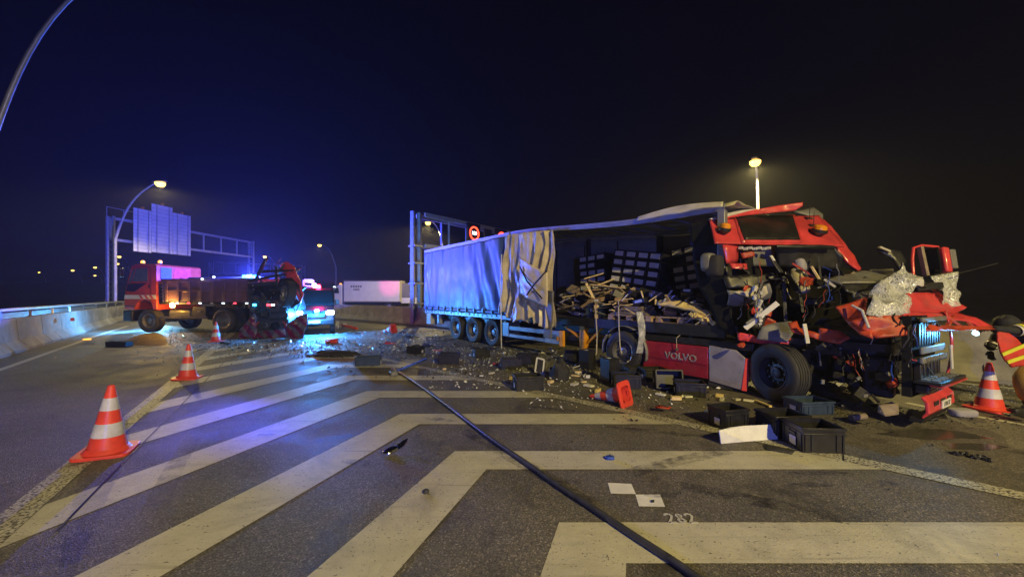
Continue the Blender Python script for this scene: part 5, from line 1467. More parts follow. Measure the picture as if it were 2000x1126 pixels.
for x in (478, 502): ccb(MB().bar(W(x, 547, 19.2), W(x, 575, 19.2), 0.05, 0.05), 'beacon_stand', 'chassis_black', lbm)
for x in (479, 491, 501):
    ccb(MB().box(W(x, 540.0, 19.08), (0.27 if x < 485 else 0.19, 0.06, 0.17)), 'beacon_lens', 'blue_beacon', lbm, bevel=0.02)
for x, y, m_ in ((524, 595, 'red_tail'), (533, 595, 'marker_white'), (497, 595, 'blue_beacon')):
    ccb(MB().box(W(x, y, 16.5), (0.13, 0.04, 0.07)), 'marker_lamp', m_)
light('beacon_bar_light', 'POINT', W(490, 535.8, 19.2), (0.045, 0.07, 1.0), 17000, tp, 0.06)

# ================================================================== dark response van with headlights
vn = thing('response_van', 'dark emergency van facing the camera with dazzling bluish headlights', 'van', W(617, 576, 19.4)[:2] + (0,), -1.12)
prof = [(-2.2, 0.45), (-2.25, 1.9), (-2.1, 2.15), (0.1, 2.2), (0.35, 2.12), (1.05, 1.35), (1.85, 1.12), (2.0, 0.95), (2.05, 0.45)]
vb = MB().prism([(x, -0.86, z) for x, z in prof], (0, 1.72, 0)).build('body', 'van_paint', vn, smooth=False, bevel=0.08)
MB().prism([(0.42, -0.74, 2.06), (0.42, 0.74, 2.06), (1.06, 0.80, 1.40), (1.06, -0.80, 1.40)], (0.03, 0, 0.03)).build('windscreen', 'dark_glass', vb)
MB().box((2.06, 0, 0.88), (0.05, 0.9, 0.18)).build('grille', 'black_plastic', vb, bevel=0.02)
MB().box((2.06, 0, 0.58), (0.12, 1.68, 0.24)).build('bumper', 'black_plastic', vb, bevel=0.04)
MB().box((2.125, 0, 0.6), (0.02, 0.5, 0.11)).build('number_plate', 'paper_white', vb)
for sy in (1, -1):
    h_ = MB().box((1.96, sy * 0.66, 1.02), (0.16, 0.34, 0.17)).build('headlamp', 'cool_headlight', vn, bevel=0.04)
    MB().box((0.75, sy * 0.97, 1.5), (0.10, 0.2, 0.26)).build('mirror', 'black_plastic', vn, bevel=0.03)
    for x in (1.35, -1.4): wheel(vn, (x, sy * 0.76, 0.34), (0, sy, 0), 0.34, 0.22, False, 0)
MB().box((2.13, 0.1, 1.10), (0.08, 0.20, 0.14)).build('grille_flasher', 'blue_beacon', vn, bevel=0.02)
rl = MB().lathe([(0.10, 0), (0.10, 0.12), (0.06, 0.18), (0, 0.19)], (0.0, 0.12, 2.2), UP, 14).build('roof_beacon', 'red_beacon', vn)
vm = FRAME[vn]
for sy in (1, -1):
    a = vm @ Vector((2.2, sy * 0.66, 1.02))
    light('headlamp_light', 'SPOT', a, (0.10, 0.42, 1.0), 420, vn, 0.08, a + vm.to_3x3() @ Vector((6, sy * 0.6, 0.1)), 140, 0.7)
light('grille_flasher_light', 'POINT', vm @ Vector((2.32, 0.1, 1.12)), (0.03, 0.30, 1.0), 1900, vn, 0.1)
light('roof_beacon_light', 'POINT', vm @ Vector((0.0, 0.12, 2.62)), (1.0, 0.02, 0.12), 140, vn, 0.1)
light('roof_beacon_beam', 'SPOT', vm @ Vector((-0.3, 0.12, 2.66)), (1.0, 0.01, 0.35), 26000, vn, 0.05, W(764, 557, 49.0), 7, 0.9)

# orange arrow-board frame behind the van
ab = thing('arrow_board', 'orange lattice warning board standing behind the dark van', 'warning board', W(606, 576, 22.5)[:2] + (0,))
for x in (594, 612):
    MB().bar(W(x, 620, 22.5), W(x, 546, 22.5), 0.10, 0.10).build('mast', 'orange_paint', ab, world=True)
for y in (548, 560, 572, 584):
    MB().bar(W(594, y, 22.45), W(612, y + 1, 22.45), 0.05, 0.22).build('board_slat', 'orange_paint', ab, world=True)
MB().box(W(604, 634, 22.5) , (1.0, 0.7, 0.10)).build('base', 'chassis_black', ab, world=True)
MB().lathe([(0.12, 0), (0.12, 0.05), (0, 0.08)], W(615, 557, 22.4), (0, -1, 0), 12).build('lamp', 'cool_headlight', ab, world=True)

# patrol car hidden behind the tipper: its headlights shine through under the chassis
def car(name, label, loc, rz, m, head='cool_headlight', tail='red_tail', group=None):
    c = thing(name, label, 'car', loc, rz, group)
    pr = [(-2.1, 0.35), (-2.15, 0.95), (-1.6, 1.02), (-1.1, 1.45), (0.3, 1.46), (1.05, 0.98), (1.95, 0.85), (2.1, 0.6), (2.1, 0.35)]
    b = MB().prism([(x, -0.85, z) for x, z in pr], (0, 1.7, 0)).build('body', m, c, smooth=False, bevel=0.07)
    for sy in (1, -1):
        MB().prism([(-1.35, sy * 0.852, 1.04), (-1.0, sy * 0.852, 1.38), (0.25, sy * 0.852, 1.39), (0.85, sy * 0.852, 1.02)], (0, sy * 0.01, 0)).build('side_window', 'dark_glass', b)
        MB().box((2.08, sy * 0.62, 0.70), (0.08, 0.32, 0.14)).build('headlamp', head, c)
        MB().box((-2.14, sy * 0.64, 0.80), (0.06, 0.28, 0.16)).build('tail_lamp', tail, c)
        for x in (1.3, -1.3): wheel(c, (x, sy * 0.74, 0.32), (0, sy, 0), 0.32, 0.2, False, 0)
    MB().prism([(0.34, -0.72, 1.42), (0.34, 0.72, 1.42), (1.04, 0.76, 1.02), (1.04, -0.76, 1.02)], (0.03, 0, 0.04)).build('windscreen', 'dark_glass', b)
    return c
p = W(325, 576, 27.5)
pc = car('patrol_car', 'car with bright headlights standing behind the orange tipper', (p.x, p.y, 0), atan2(-1, 0.62), 'white_panel')
pm = FRAME[pc]
a = pm @ Vector((2.3, 0, 0.85))
light('headlamp_light', 'SPOT', a, (0.18, 0.60, 1.0), 4500, pc, 0.22, W(365, 900, 4.2), 24, 0.5)
# a second patrol car behind the photographer; its blue beacons tint the near side of everything
pd_ = car('patrol_car', 'patrol car with blue roof beacons behind the camera, out of the picture', (1.4, -7.0, 0), radians(95), 'white_panel')
bb = MB().box((-0.2, 0, 1.56), (0.30, 1.1, 0.10)).build('beacon_bar', 'black_plastic', pd_, bevel=0.02)
for sy in (-0.42, 0.42): MB().box((-0.2, sy, 1.66), (0.24, 0.24, 0.10)).build('beacon_lens', 'blue_beacon', bb, bevel=0.02)
light('beacon_light', 'POINT', FRAME[pd_] @ Vector((-0.2, 0, 1.95)), (0.10, 0.15, 1.0), 1900, pd_, 0.1)
for i, (px, py, Z, face, lab) in enumerate([(198, 566, 75, 1, 'far car with white headlights in the queue left of the gantry'), (186, 561, 88, 0, 'far car with red tail lights near the dark embankment'),
                               (229, 574, 36, 1, 'car with bright headlights half hidden by the tipper cab'), (214, 560, 92, 0, 'far car with red lights just beside the gantry leg')]):
    q = W(px, 576, Z)
    o = car('car', lab, (q.x, q.y, 0), atan2(-q.y, -q.x) + (0 if face else pi), ('van_paint', 'red_paint', 'grey_plastic', 'white_panel')[i], 'cool_headlight', 'red_beacon', 'cars waiting in the distance')

# ================================================================== white box lorry beyond the median
bl = thing('box_lorry', 'white box lorry passing behind the concrete barrier', 'lorry', W(735, 576, 49)[:2] + (0,), pi)
bc = FRAME[bl]
bx = MB().span((-3.4, -1.25, 0.95), (3.7, 1.25, 3.72)).build('box_body', 'white_panel', bl, bevel=0.04)
MB().span((-3.45, 1.252, 0.96), (3.72, 1.275, 1.08)).build('lower_rail', 'grey_plastic', bx)
MB().span((-3.45, 1.252, 3.60), (3.72, 1.275, 3.72)).build('upper_rail', 'grey_plastic', bx)
MB().prism([(3.9, -1.2, 0.6), (3.9, -1.2, 3.2), (4.3, -1.2, 3.3), (5.2, -1.2, 2.3), (5.35, -1.2, 0.6)], (0, 2.4, 0)).build('cab', 'white_panel', bl, bevel=0.08)
MB().prism([(4.3, 1.201, 2.1), (4.4, 1.201, 2.85), (4.7, 1.201, 2.75), (5.1, 1.201, 2.1)], (0, 0.02, 0)).build('side_window', 'dark_glass', bl)
MB().span((-3.3, -0.5, 0.6), (4.0, 0.5, 0.94)).build('chassis', 'chassis_black', bl)
for x in (4.6, -2.0):
    for sy in (1, -1): wheel(bl, (x, sy * 1.0, 0.48), (0, sy, 0), 0.48, 0.3, False, 0)
for x, z, m_ in ((4.1, 3.3, 'amber_dim'), (4.9, 2.9, 'marker_white'), (5.3, 2.0, 'marker_white'), (5.3, 1.4, 'marker_white')):
    MB().box((x, 1.2, z), (0.24, 0.1, 0.10)).build('marker_lamp', m_, bl)
for k, (x0, x1, z) in enumerate(((1.4, 2.9, 2.95), (1.7, 2.5, 2.55))):      # illegible dark print on the side
    mb = MB()
    n = 5
    for i in range(n): mb.span((x0 + (x1 - x0) * i / n, 1.2515, z - 0.13), (x0 + (x1 - x0) * (i + 0.72) / n, 1.2535, z + 0.13))
    mb.build('side_print', 'grey_plastic', bx)
b2 = thing('box_lorry', 'grey lorry rear half hidden behind the gantry leg', 'lorry', W(800, 576, 50)[:2] + (0,), pi)
MB().span((-1.6, -1.2, 1.0), (0.75, 1.2, 3.4)).build('box_body', 'grey_plastic', b2, bevel=0.04)
MB().span((-1.62, 1.201, 0.8), (0.77, 1.23, 1.5)).build('side_skirt', 'white_panel', b2)
for sy in (1, -1): wheel(b2, (-0.6, sy * 1.0, 0.48), (0, sy, 0), 0.48, 0.3, False, 0)

# ================================================================== traffic cones
def cone_proto():
    c = thing('traffic_cone', 'x', 'cone')
    pts = []
    for k in range(24):
        a = 2 * pi * k / 24; e = 0.30
        x = 0.235 * math.copysign(abs(cos(a)) ** e, cos(a)); y = 0.235 * math.copysign(abs(sin(a)) ** e, sin(a))
        pts.append((x, y))
    R = lambda z: 0.165 - 0.135 * (z - 0.05) / 0.70
    base = MB().lathe([(0.20, 0.035), (0.185, 0.055), (R(0.08) + 0.006, 0.075)], (0, 0, 0), UP, 24)
    n = len(pts)
    vs = [(x, y, 0.0) for x, y in pts] + [(x, y, 0.035) for x, y in pts] + [(x * 0.60, y * 0.60, 0.0) for x, y in pts] + [(x * 0.55, y * 0.55, 0.0351) for x, y in pts]
    fs = [(i, (i + 1) % n, n + (i + 1) % n, n + i) for i in range(n)] + [(n + i, n + (i + 1) % n, 3 * n + (i + 1) % n, 3 * n + i) for i in range(n)] + \
         [(i, 2 * n + i, 2 * n + (i + 1) % n, (i + 1) % n) for i in range(n)]
    base.add(vs, fs)
    base.build('base', 'cone_orange', c, bevel=0.006)
    MB().lathe([(R(0.06), 0.06), (R(0.75), 0.75), (R(0.75) * 0.6, 0.756), (R(0.75) * 0.55, 0.74), (R(0.06) - 0.008, 0.0)], (0, 0, 0), UP, 28).build('body', 'cone_orange', c)
    for z0, z1 in ((0.20, 0.345), (0.485, 0.62)):
        MB().lathe([(R(z0) + 0.0025, z0), (R(z1) + 0.0025, z1)], (0, 0, 0), UP, 28).build('reflective_band', 'cone_white', c)
    return c
cone0 = cone_proto()
first = [True]
def cone(label, loc, rot=(0, 0, 0), s=1.0):
    o = cone0 if first[0] else copy_tree(cone0); first[0] = False
    o.location = loc; o.rotation_euler = rot; o.scale = (s, s, s)
    tag(o, label, 'cone', 'orange and white traffic cones')
    return o
cone('upright traffic cone nearest the camera on the left edge line', G(209, 884) + UP * 0.009, (radians(1), radians(3), 0.5), 1.04)
cone('upright traffic cone in the middle of the row on the left edge line', G(366, 739) + UP * 0.009, (0, radians(2), 0.3))
cone('small upright traffic cone standing beside the tipper rear wheel', G(422, 667) + UP * 0.004, (0, 0, 0.2), 1.05)
cone('upright traffic cone on the right beside the firefighter', G(1932, 801) + UP * 0.013, (0, 0, 0.2), 1.0)
ax = Vector((-0.48, 0.44, -0.155)).normalized()
cone('fallen traffic cone lying on its side next to the black crates', G(1222, 769, 0.20), ax.to_track_quat('Z', 'Y').to_euler(), 0.92)
ax = Vector((-0.75, 0.3, -0.22)).normalized()
cone('far fallen traffic cone lying behind the debris before the barrier', G(769, 641, 0.22), ax.to_track_quat('Z', 'Y').to_euler(), 1.0)

# ================================================================== black euro crates
def crate_proto(name, m, L=0.58, Wd=0.40, Hh=0.30):
    c = thing(name, 'x', 'crate')
    t = 0.012
    sh = MB().span((-L / 2, -Wd / 2, 0), (L / 2, Wd / 2, t))
    for s in (-1, 1):
        sh.span((-L / 2, s * Wd / 2 - (t if s > 0 else 0), t), (L / 2, s * Wd / 2 + (0 if s > 0 else t), Hh))
        sh.span((s * L / 2 - (t if s > 0 else 0), -Wd / 2 + t, t), (s * L / 2 + (0 if s > 0 else t), Wd / 2 - t, Hh))
    sh.build('shell', m, c)
    rim = MB()
    for z, e, hh in ((Hh - 0.018, 0.018, 0.036), (Hh - 0.075, 0.012, 0.016)):
        for s in (-1, 1):
            rim.span((-L / 2 - e, s * (Wd / 2 + 0.001), z - hh / 2), (L / 2 + e, s * (Wd / 2 + e), z + hh / 2))
            rim.span((s * (L / 2 + 0.001), -Wd / 2 - 0.0005, z - hh / 2 + 0.0007), (s * (L / 2 + e), Wd / 2 + 0.0005, z + hh / 2 - 0.0007))
    rim.build('rim', m, c, bevel=0.004)
    rb = MB()
    for i in range(7):
        x = -L / 2 + 0.03 + i * (L - 0.06) / 6
        if 1 < i < 5: continue
        for s in (-1, 1): rb.box((x, s * (Wd / 2 + 0.006), Hh * 0.40), (0.012, 0.012, Hh * 0.66))
    for j in range(4):
        y = -Wd / 2 + 0.03 + j * (Wd - 0.06) / 3
        for s in (-1, 1): rb.box((s * (L / 2 + 0.006), y, Hh * 0.40), (0.012, 0.012, Hh * 0.66))
    rb.build('ribs', m, c, kind='stuff')
    hd_ = MB()
    for s in (-1, 1): hd_.box((s * (L / 2 + 0.010), 0, Hh * 0.62), (0.02, 0.13, 0.03))
    hd_.build('handle', m, c, bevel=0.005)
    for s in (-1, 1):
        MB().box((s * (L / 2 + 0.0145), -0.02, Hh * 0.33), (0.003, 0.12, 0.10)).build('label', 'label_grey', c)
    return c
crate0 = crate_proto('plastic_crate', 'crate_plastic')
crate1 = crate_proto('plastic_crate', 'blue_crate_plastic', 0.60, 0.40, 0.22)
cfirst = {crate0: True, crate1: True}
def crate(label, px, py, yaw, rot=(0, 0), lift=0.0, pr=None, s=1.0, at=None):
    pr = pr or crate0
    o = pr if cfirst[pr] else copy_tree(pr); cfirst[pr] = False
    o.location = (at if at is not None else G(px, py)) + UP * (0.006 + lift); o.rotation_euler = (rot[0], rot[1], radians(yaw)); o.scale = s if isinstance(s, tuple) else (s, s, s)
    tag(o, label, 'crate', 'plastic crates strewn on the road')
    return o
crate('open black crate nearest the camera at the front of the right-hand cluster', 1613, 872, -4, s=(0.80, 0.92, 0.98), at=G(1617, 887) + Vector((-0.02, 0.20, 0)))
crate('black crate standing directly behind the nearest crate', 1586, 838, 5, s=(0.82, 0.9, 0.95), at=G(1617, 887) + Vector((-0.06, 0.66, 0)))
crate('open bluish crate lying beside the front wheel', 1578, 803, 6, pr=crate1, s=0.9)
crate('tall black crate standing behind the white board', 1422, 832, 14, s=(0.66, 0.8, 0.92))
crate('open black crate standing alone on the chevron edge line', 1031, 759, 12, s=0.92)
crate('small black crate in the glass debris left of the others', 878, 709, 3, s=0.92)
crate('black crate in debris left of the white picture frame', 998, 719, 5, s=0.85)
crate('black crate behind the white picture frame', 1030, 712, -8, s=0.95)
crate('black crate standing upright on its end near the drive wheel', 1181, 746, 20, (0, radians(90)), 0.26, s=0.82)
crate('black crate between the upright crate and the fallen cone', 1222, 755, -6, s=0.9)
crate('black crate pushed against the red side fairing', 1275, 741, 8, s=0.85)
crate('tipped black crate with its opening facing the camera', 1300, 756, -5, (radians(78), 0), 0.16, s=0.85)
crate('black crate lying under the lettering of the fairing', 1346, 771, -14, s=0.85)
crate('dark crate in the debris just left of the trailer side guard', 940, 697, 25, s=0.8)
crate('tipped dark crate at the foot of the orange landing leg', 1122, 706, -20, (radians(84), 0), 0.16, s=0.8)
crate('dark crate lying on its side behind the slumped black bag', 1140, 722, 35, (0, radians(88)), 0.24, s=0.8)
crate('dark crate half hidden between drive wheel and fairing crate', 1240, 735, 12, s=0.75)
crate('dark crate out in the glass field before the rear of the trailer', 812, 690, -15, s=0.8)

# ================================================================== hose, pipe and other single pieces on the road
hs = thing('fire_hose', 'long dark hose running diagonally over the chevrons to the bottom edge', 'hose', G(1000, 880))
pts = [G(770, 724), G(800, 742), G(840, 770), G(900, 816), G(960, 862), G(1020, 904), G(1090, 954), G(1160, 1000), G(1230, 1048), G(1300, 1094), G(1350, 1128), G(1420, 1180)]
fine = []
for i in range(len(pts) - 1):
    p0, p1, p2, p3 = pts[max(i - 1, 0)], pts[i], pts[i + 1], pts[min(i + 2, len(pts) - 1)]
    for k in range(5):
        t = k / 5
        fine.append(0.5 * ((2 * p1) + (p2 - p0) * t + (2 * p0 - 5 * p1 + 4 * p2 - p3) * t * t + (3 * p1 - p0 - 3 * p2 + p3) * t ** 3) + UP * 0.034)
MB().tube(fine, 0.027, 10).build('hose_tube', 'hose_rubber', hs, world=True)
MB().tube([fine[0] - (fine[1] - fine[0]).normalized() * 0.12, fine[0] + UP * 0.002], 0.036, 12).build('coupling', 'silver', hs, world=True)

def single(name, label, cat, at): return thing(name, label, cat, (at.x, at.y, 0))
o = single('steel_pole', 'pale steel pole lying on the road by the end of the hose', 'pole', G(800, 715))
MB().tube([G(768, 728, 0.04), G(832, 701, 0.05)], 0.035, 8).build('tube', 'silver', o, world=True)
MB().box(G(769, 729, 0.06), (0.16, 0.20, 0.10), Matrix.Rotation(0.5, 3, 'Z')).build('foot', 'grey_plastic', o, world=True, bevel=0.02)
o = single('white_board', 'folded white panel lying in front of the tall black crate', 'board', G(1460, 862))
a, b, c_, d_, e, f_ = G(1408, 866, 0.005), W(1404, 840, 4.66), W(1426, 834, 4.80), W(1516, 828, 4.95), G(1518, 857, 0.01), G(1455, 862, 0.006)
mid_t = W(1452, 831, 4.85)
mb = MB().add([a, b, c_, mid_t, d_, e, f_], [(0, 1, 2, 3, 6), (6, 3, 4, 5)])
mb.build('panel', 'paper_white', o, world=True, solid=0.012, smooth=False)
o = single('mirror_shard', 'twisted silver shard lying on the dark asphalt between two chevrons', 'shard', G(768, 880))
crumple('shard', [G(742, 885, 0.01), G(757, 874, 0.06), G(775, 868, 0.05), G(797, 855, 0.09), G(795, 864, 0.05), G(782, 876, 0.03), G(760, 887, 0.01)], 'silver', o, 0.008, 3, 0.02, 8, 51)
o = single('blue_cap', 'small blue plastic cap lying on a right-hand chevron stripe', 'cap', G(1191, 894))
pad(G(1191, 893, 0.02), 0.10, 0.07, 0.04, 'cap', 'blue_cap', None, o)
o = single('rubber_plug', 'small black rubber plug on the left arm of a chevron', 'plug', G(832, 962))
MB().lathe([(0.03, 0.004), (0.03, 0.02), (0.018, 0.035), (0, 0.036)], G(832, 962), UP, 12).build('plug', 'rubber', o, world=True)
o = single('picture_frame', 'white rectangular frame leaning against a black crate', 'frame', G(1052, 727))
q = [W(1045, 726, 8.85), W(1060, 730, 8.80), W(1063, 702, 8.9), W(1049, 698, 8.95)]
for i in range(4): MB().bar(q[i], q[(i + 1) % 4], 0.03, 0.03).build('frame_side', 'paper_white', o, world=True)
MB().prism([x + Vector((0, 0.012, 0)) for x in q], (0, 0.008, 0)).build('backing', 'black_plastic', o, world=True)
def lump(name, label, cat, px, py, size, m, seed, n=18):
    o = single(name, label, cat, G(px, py)); c = G(px, py)
    def fn(u, v):
        a = u * 2 * pi; b = v * pi / 2
        d = Vector((cos(a) * cos(b), sin(a) * cos(b), sin(b)))
        k = 1 + 0.35 * noise.noise(d * 1.7 + Vector((seed, 0, 0))) + 0.2 * noise.noise(d * 4 + Vector((0, seed, 0)))
        return c + Vector((d.x * size[0] * k, d.y * size[1] * k, max(0.003, d.z * size[2] * k)))
    MB().grid(fn, n, n // 2).build('bag', m, o, world=True)
    return o
lump('black_bag', 'slumped black bag between the picture frame and the drive wheel', 'bag', 1092, 741, (0.24, 0.2, 0.42), 'dark_fabric', 3)
crate('dark blue crate standing at the left end of the glass field', 720, 712, 12, pr=crate1, s=1.0)
lump('crumpled_cover', 'crumpled dark tarpaulin lying across the chevron tips', 'tarpaulin', 655, 694, (0.75, 0.35, 0.16), 'dark_fabric', 5)
lump('foam_clump', 'pale crumpled plastic sack beside the black bag', 'sack', 1106, 738, (0.1, 0.08, 0.12), 'paper_white', 12)
o = single('red_block', 'bright red plastic block lying in the glass before the van', 'block', G(648, 667))
MB().box(G(648, 665, 0.09), (0.44, 0.2, 0.17), Matrix.Rotation(0.05, 3, 'Z')).build('block', 'cone_orange', o, world=True, bevel=0.03)
MB().box(G(640, 665, 0.18), (0.12, 0.12, 0.03)).build('stud', 'cone_orange', o, world=True)
o = single('striped_barrier_post', 'fallen red and white post on the road right of the van', 'post', G(685, 640))
MB().bar(G(668, 634, 0.20), G(697, 641, 0.06), 0.10, 0.10).build('post', 'cone_orange', o, world=True)
MB().lathe([(0.13, -0.05), (0.20, -0.05), (0.20, 0.05), (0.13, 0.05)], G(659, 634, 0.26), (1, 0.3, 0), 18, True).build('ring', 'cone_white', o, world=True)
MB().bar(G(672, 632, 0.30), G(676, 633, 0.10), 0.10, 0.08).build('collar', 'cone_white', o, world=True)
o = single('black_trough', 'black plastic trough lying on the left lane before the tipper', 'trough', G(233, 676))
MB().span((-0.34, -0.12, 0.0), (0.34, 0.12, 0.02)).span((-0.34, -0.12, 0.021), (0.34, -0.09, 0.17)).span((-0.34, 0.09, 0.021), (0.34, 0.12, 0.17)).build('trough', 'black_plastic', o, bevel=0.01)
for sx in (-1, 1): MB().span((sx * 0.341, -0.13, 0.0), (sx * 0.365, 0.13, 0.18)).build('end_plate', 'black_plastic', o)
o = single('yellow_reflector', 'small yellow road reflector near the left barrier', 'reflector', G(170, 662))
MB().box(G(170, 662, 0.03), (0.22, 0.14, 0.05)).build('reflector', 'amber_dim', o, world=True, bevel=0.015)  # faint glow built into the reflector in place of returned light
o = single('barrier_reflector', 'small red reflector fixed on the left concrete barrier', 'reflector', G(148, 640))
q = Vector((-19.1, 16.35, 0.80)); MB().box(q, (0.12, 0.12, 0.14), Matrix.Rotation(0.9, 3, 'Z')).build('lens', 'red_paint', o, world=True)
o = single('wood_slat', 'short yellow wooden slat on the asphalt before the front wheel', 'slat', G(1490, 788))
MB().bar(G(1474, 781, 0.03), G(1505, 793, 0.03), 0.05, 0.03).build('slat', 'wood_fresh', o, world=True)
o = single('metal_chain', 'dark chain lying in the wet patch at the right', 'chain', G(1890, 890))
mb = MB()
for i in range(15):
    c = G(1860 + i * 5.2, 882 + i * 1.0 + 2 * sin(i), 0.02)
    mb.lathe([(0.016, -0.006), (0.028, -0.006), (0.028, 0.006), (0.016, 0.006)], c, Vector((sin(i * 1.7), 0.3, cos(i * 1.7))), 10, True)
mb.build('links', 'dark_steel', o, world=True)
o = single('torn_strip', 'dark torn rubber strip beside the white board', 'strip', G(1520, 876))
crumple('strip', [G(1494, 868, 0.01), G(1520, 871, 0.03), G(1552, 880, 0.02), G(1546, 886, 0.01), G(1515, 879, 0.02), G(1495, 876, 0.01)], 'rubber', o, 0.012, 3, 0.02, 6, 61)
# dark bodywork fragments in the glass field
frs = [(690, 652, 0.9, 0.25, 'large curved black bodywork fragment right of the fallen striped post', 'black_plastic'),
       (800, 660, 1.1, 0.4, 'broad dark bumper fragment lying before the rear of the trailer', 'black_plastic'),
       (830, 678, 0.8, 0.3, 'dark torn panel below the trailer wheels', 'chassis_black'),
       (760, 674, 0.5, 0.2, 'red lamp fragment in the middle of the glass field', 'red_paint'),
       (853, 688, 0.32, 0.16, 'small red fragment left of the small black crate', 'red_paint'),
       (950, 684, 1.3, 0.3, 'long dark strip lying in the shade under the trailer wheels', 'chassis_black'),
       (1060, 672, 1.2, 0.3, 'dark plate lying below the side guard of the trailer', 'dark_steel'),
       (968, 715, 0.18, 0.1, 'little red scrap left of the crates by the trailer', 'cone_orange'),
       (525, 668, 0.9, 0.4, 'dark plate below the upended trailer', 'chassis_black'),
       (440, 672, 0.6, 0.3, 'dark twisted sheet beside the small far cone', 'chassis_black'),
       (383, 690, 0.25, 0.6, 'thin dark bracket standing by the middle cone', 'dark_steel'),
       (1560, 748, 0.2, 0.1, 'pale torn card in the shadow behind the front wheel', 'cardboard'),
       (1295, 805, 0.28, 0.14, 'dark red and black scrap on the edge line before the crates', 'red_primer'),
       (1390, 815, 0.22, 0.1, 'pale scrap left of the tall crate', 'paper_white'),
       (1830, 825, 0.5, 0.2, 'dark torn undertray below the smashed bumper', 'chassis_black'),
       (1925, 797, 0.6, 0.2, 'dark rubber mat under the right-hand cone', 'rubber'),
       (1980, 822, 0.4, 0.2, 'dark debris heap at the right edge by the firefighter', 'chassis_black'),
       (1725, 800, 0.5, 0.25, 'dark fallen engine cover under the front of the cab', 'chassis_black'),
       (1620, 790, 0.5, 0.25, 'dark splash guard lying behind the front wheel', 'black_plastic')]
r = random.Random(77)
for i, (px, py, w_, d_, lab, m_) in enumerate(frs):
    o = single('vehicle_fragment', lab, 'fragment', G(px, py)); tag(o, group='torn vehicle fragments on the road')
    c = G(px, py); n = 9; rz = r.uniform(-0.4, 0.4)
    poly = []
    for k in range(n):
        a = 2 * pi * k / n; q = r.uniform(0.65, 1.1)
        x, y = w_ / 2 * q * cos(a), d_ / 2 * q * sin(a)
        poly.append(c + Vector((x * cos(rz) - y * sin(rz), x * sin(rz) + y * cos(rz), 0.05 + 0.05 * r.random())))
    crumple('fragment', poly, m_, o, 0.015, 3, 0.05, 4, 80 + i)
LAND = [(1225, 770, 'beside the fallen cone'), (1346, 771, 'in front of the crate under the lettering'), (1300, 750, 'by the tipped black crate'), (1425, 790, 'below the fairing end panel'),
        (1480, 786, 'near the short wooden slat'), (1181, 746, 'at the foot of the upright crate'), (1110, 740, 'round the slumped black bag'), (1031, 759, 'next to the lone crate on the edge line'),
        (1052, 715, 'by the white picture frame'), (998, 719, 'beside the crate left of the picture frame'), (878, 709, 'near the small black crate'), (1070, 680, 'below the trailer side guard'),
        (930, 690, 'before the trailer wheels'), (1422, 836, 'behind the white board'), (1840, 762, 'on the road beyond the smashed bumper')]
KINDW = {'paper_white': 'white paper scrap', 'label_grey': 'grey packaging scrap', 'wood_fresh': 'yellowish wooden scrap', 'pale_plastic': 'cream plastic scrap'}
_used = {}
def scrap_label(px, py, ms):
    near = min(LAND, key=lambda q: (q[0] - px) ** 2 + 3 * (q[1] - py) ** 2)[2]
    base = KINDW[ms] + ' lying ' + near
    _used[base] = _used.get(base, 0) + 1
    return base if _used[base] == 1 else ('further ' if _used[base] == 2 else 'smaller ') + base
# pale plastic and paper pieces one can pick out near the crates
r = random.Random(5)
pw = [(1320, 781), (1343, 776), (1290, 772), (1410, 783), (1405, 776), (1440, 782), (1462, 784), (1310, 747), (1285, 757), (1150, 755), (1168, 766), (1140, 747), (1125, 735), (1130, 728), (1148, 738),
      (940, 735), (960, 730), (905, 722), (868, 722), (1003, 742), (1026, 730), (1075, 748), (1122, 752), (1060, 690), (1075, 682), (920, 695), (985, 690), (1505, 833), (1840, 762)]
for i, (px, py) in enumerate(pw):
    ms = ('paper_white', 'label_grey', 'wood_fresh', 'pale_plastic')[r.randrange(4)]
    o = single('packaging_scrap', scrap_label(px, py, ms), 'scrap', G(px, py)); tag(o, group='pale packaging scraps')
    L, w_, h_ = r.uniform(0.08, 0.22), r.uniform(0.05, 0.10), r.uniform(0.02, 0.06)
    poly = [(-L / 2, -w_ / 2), (L / 2 * r.uniform(.5, 1), -w_ / 2), (L / 2, w_ / 2 * r.uniform(.2, 1)), (0, w_ / 2), (-L / 2, w_ / 2 * r.uniform(.4, 1))]
    rz = r.uniform(-1, 1)
    c = G(px, py)
    MB().prism([c + Vector((x * cos(rz) - y * sin(rz), x * sin(rz) + y * cos(rz), 0.012)) for x, y in poly], (0.01, 0, h_)).build('scrap', ms, o, world=True, smooth=False)

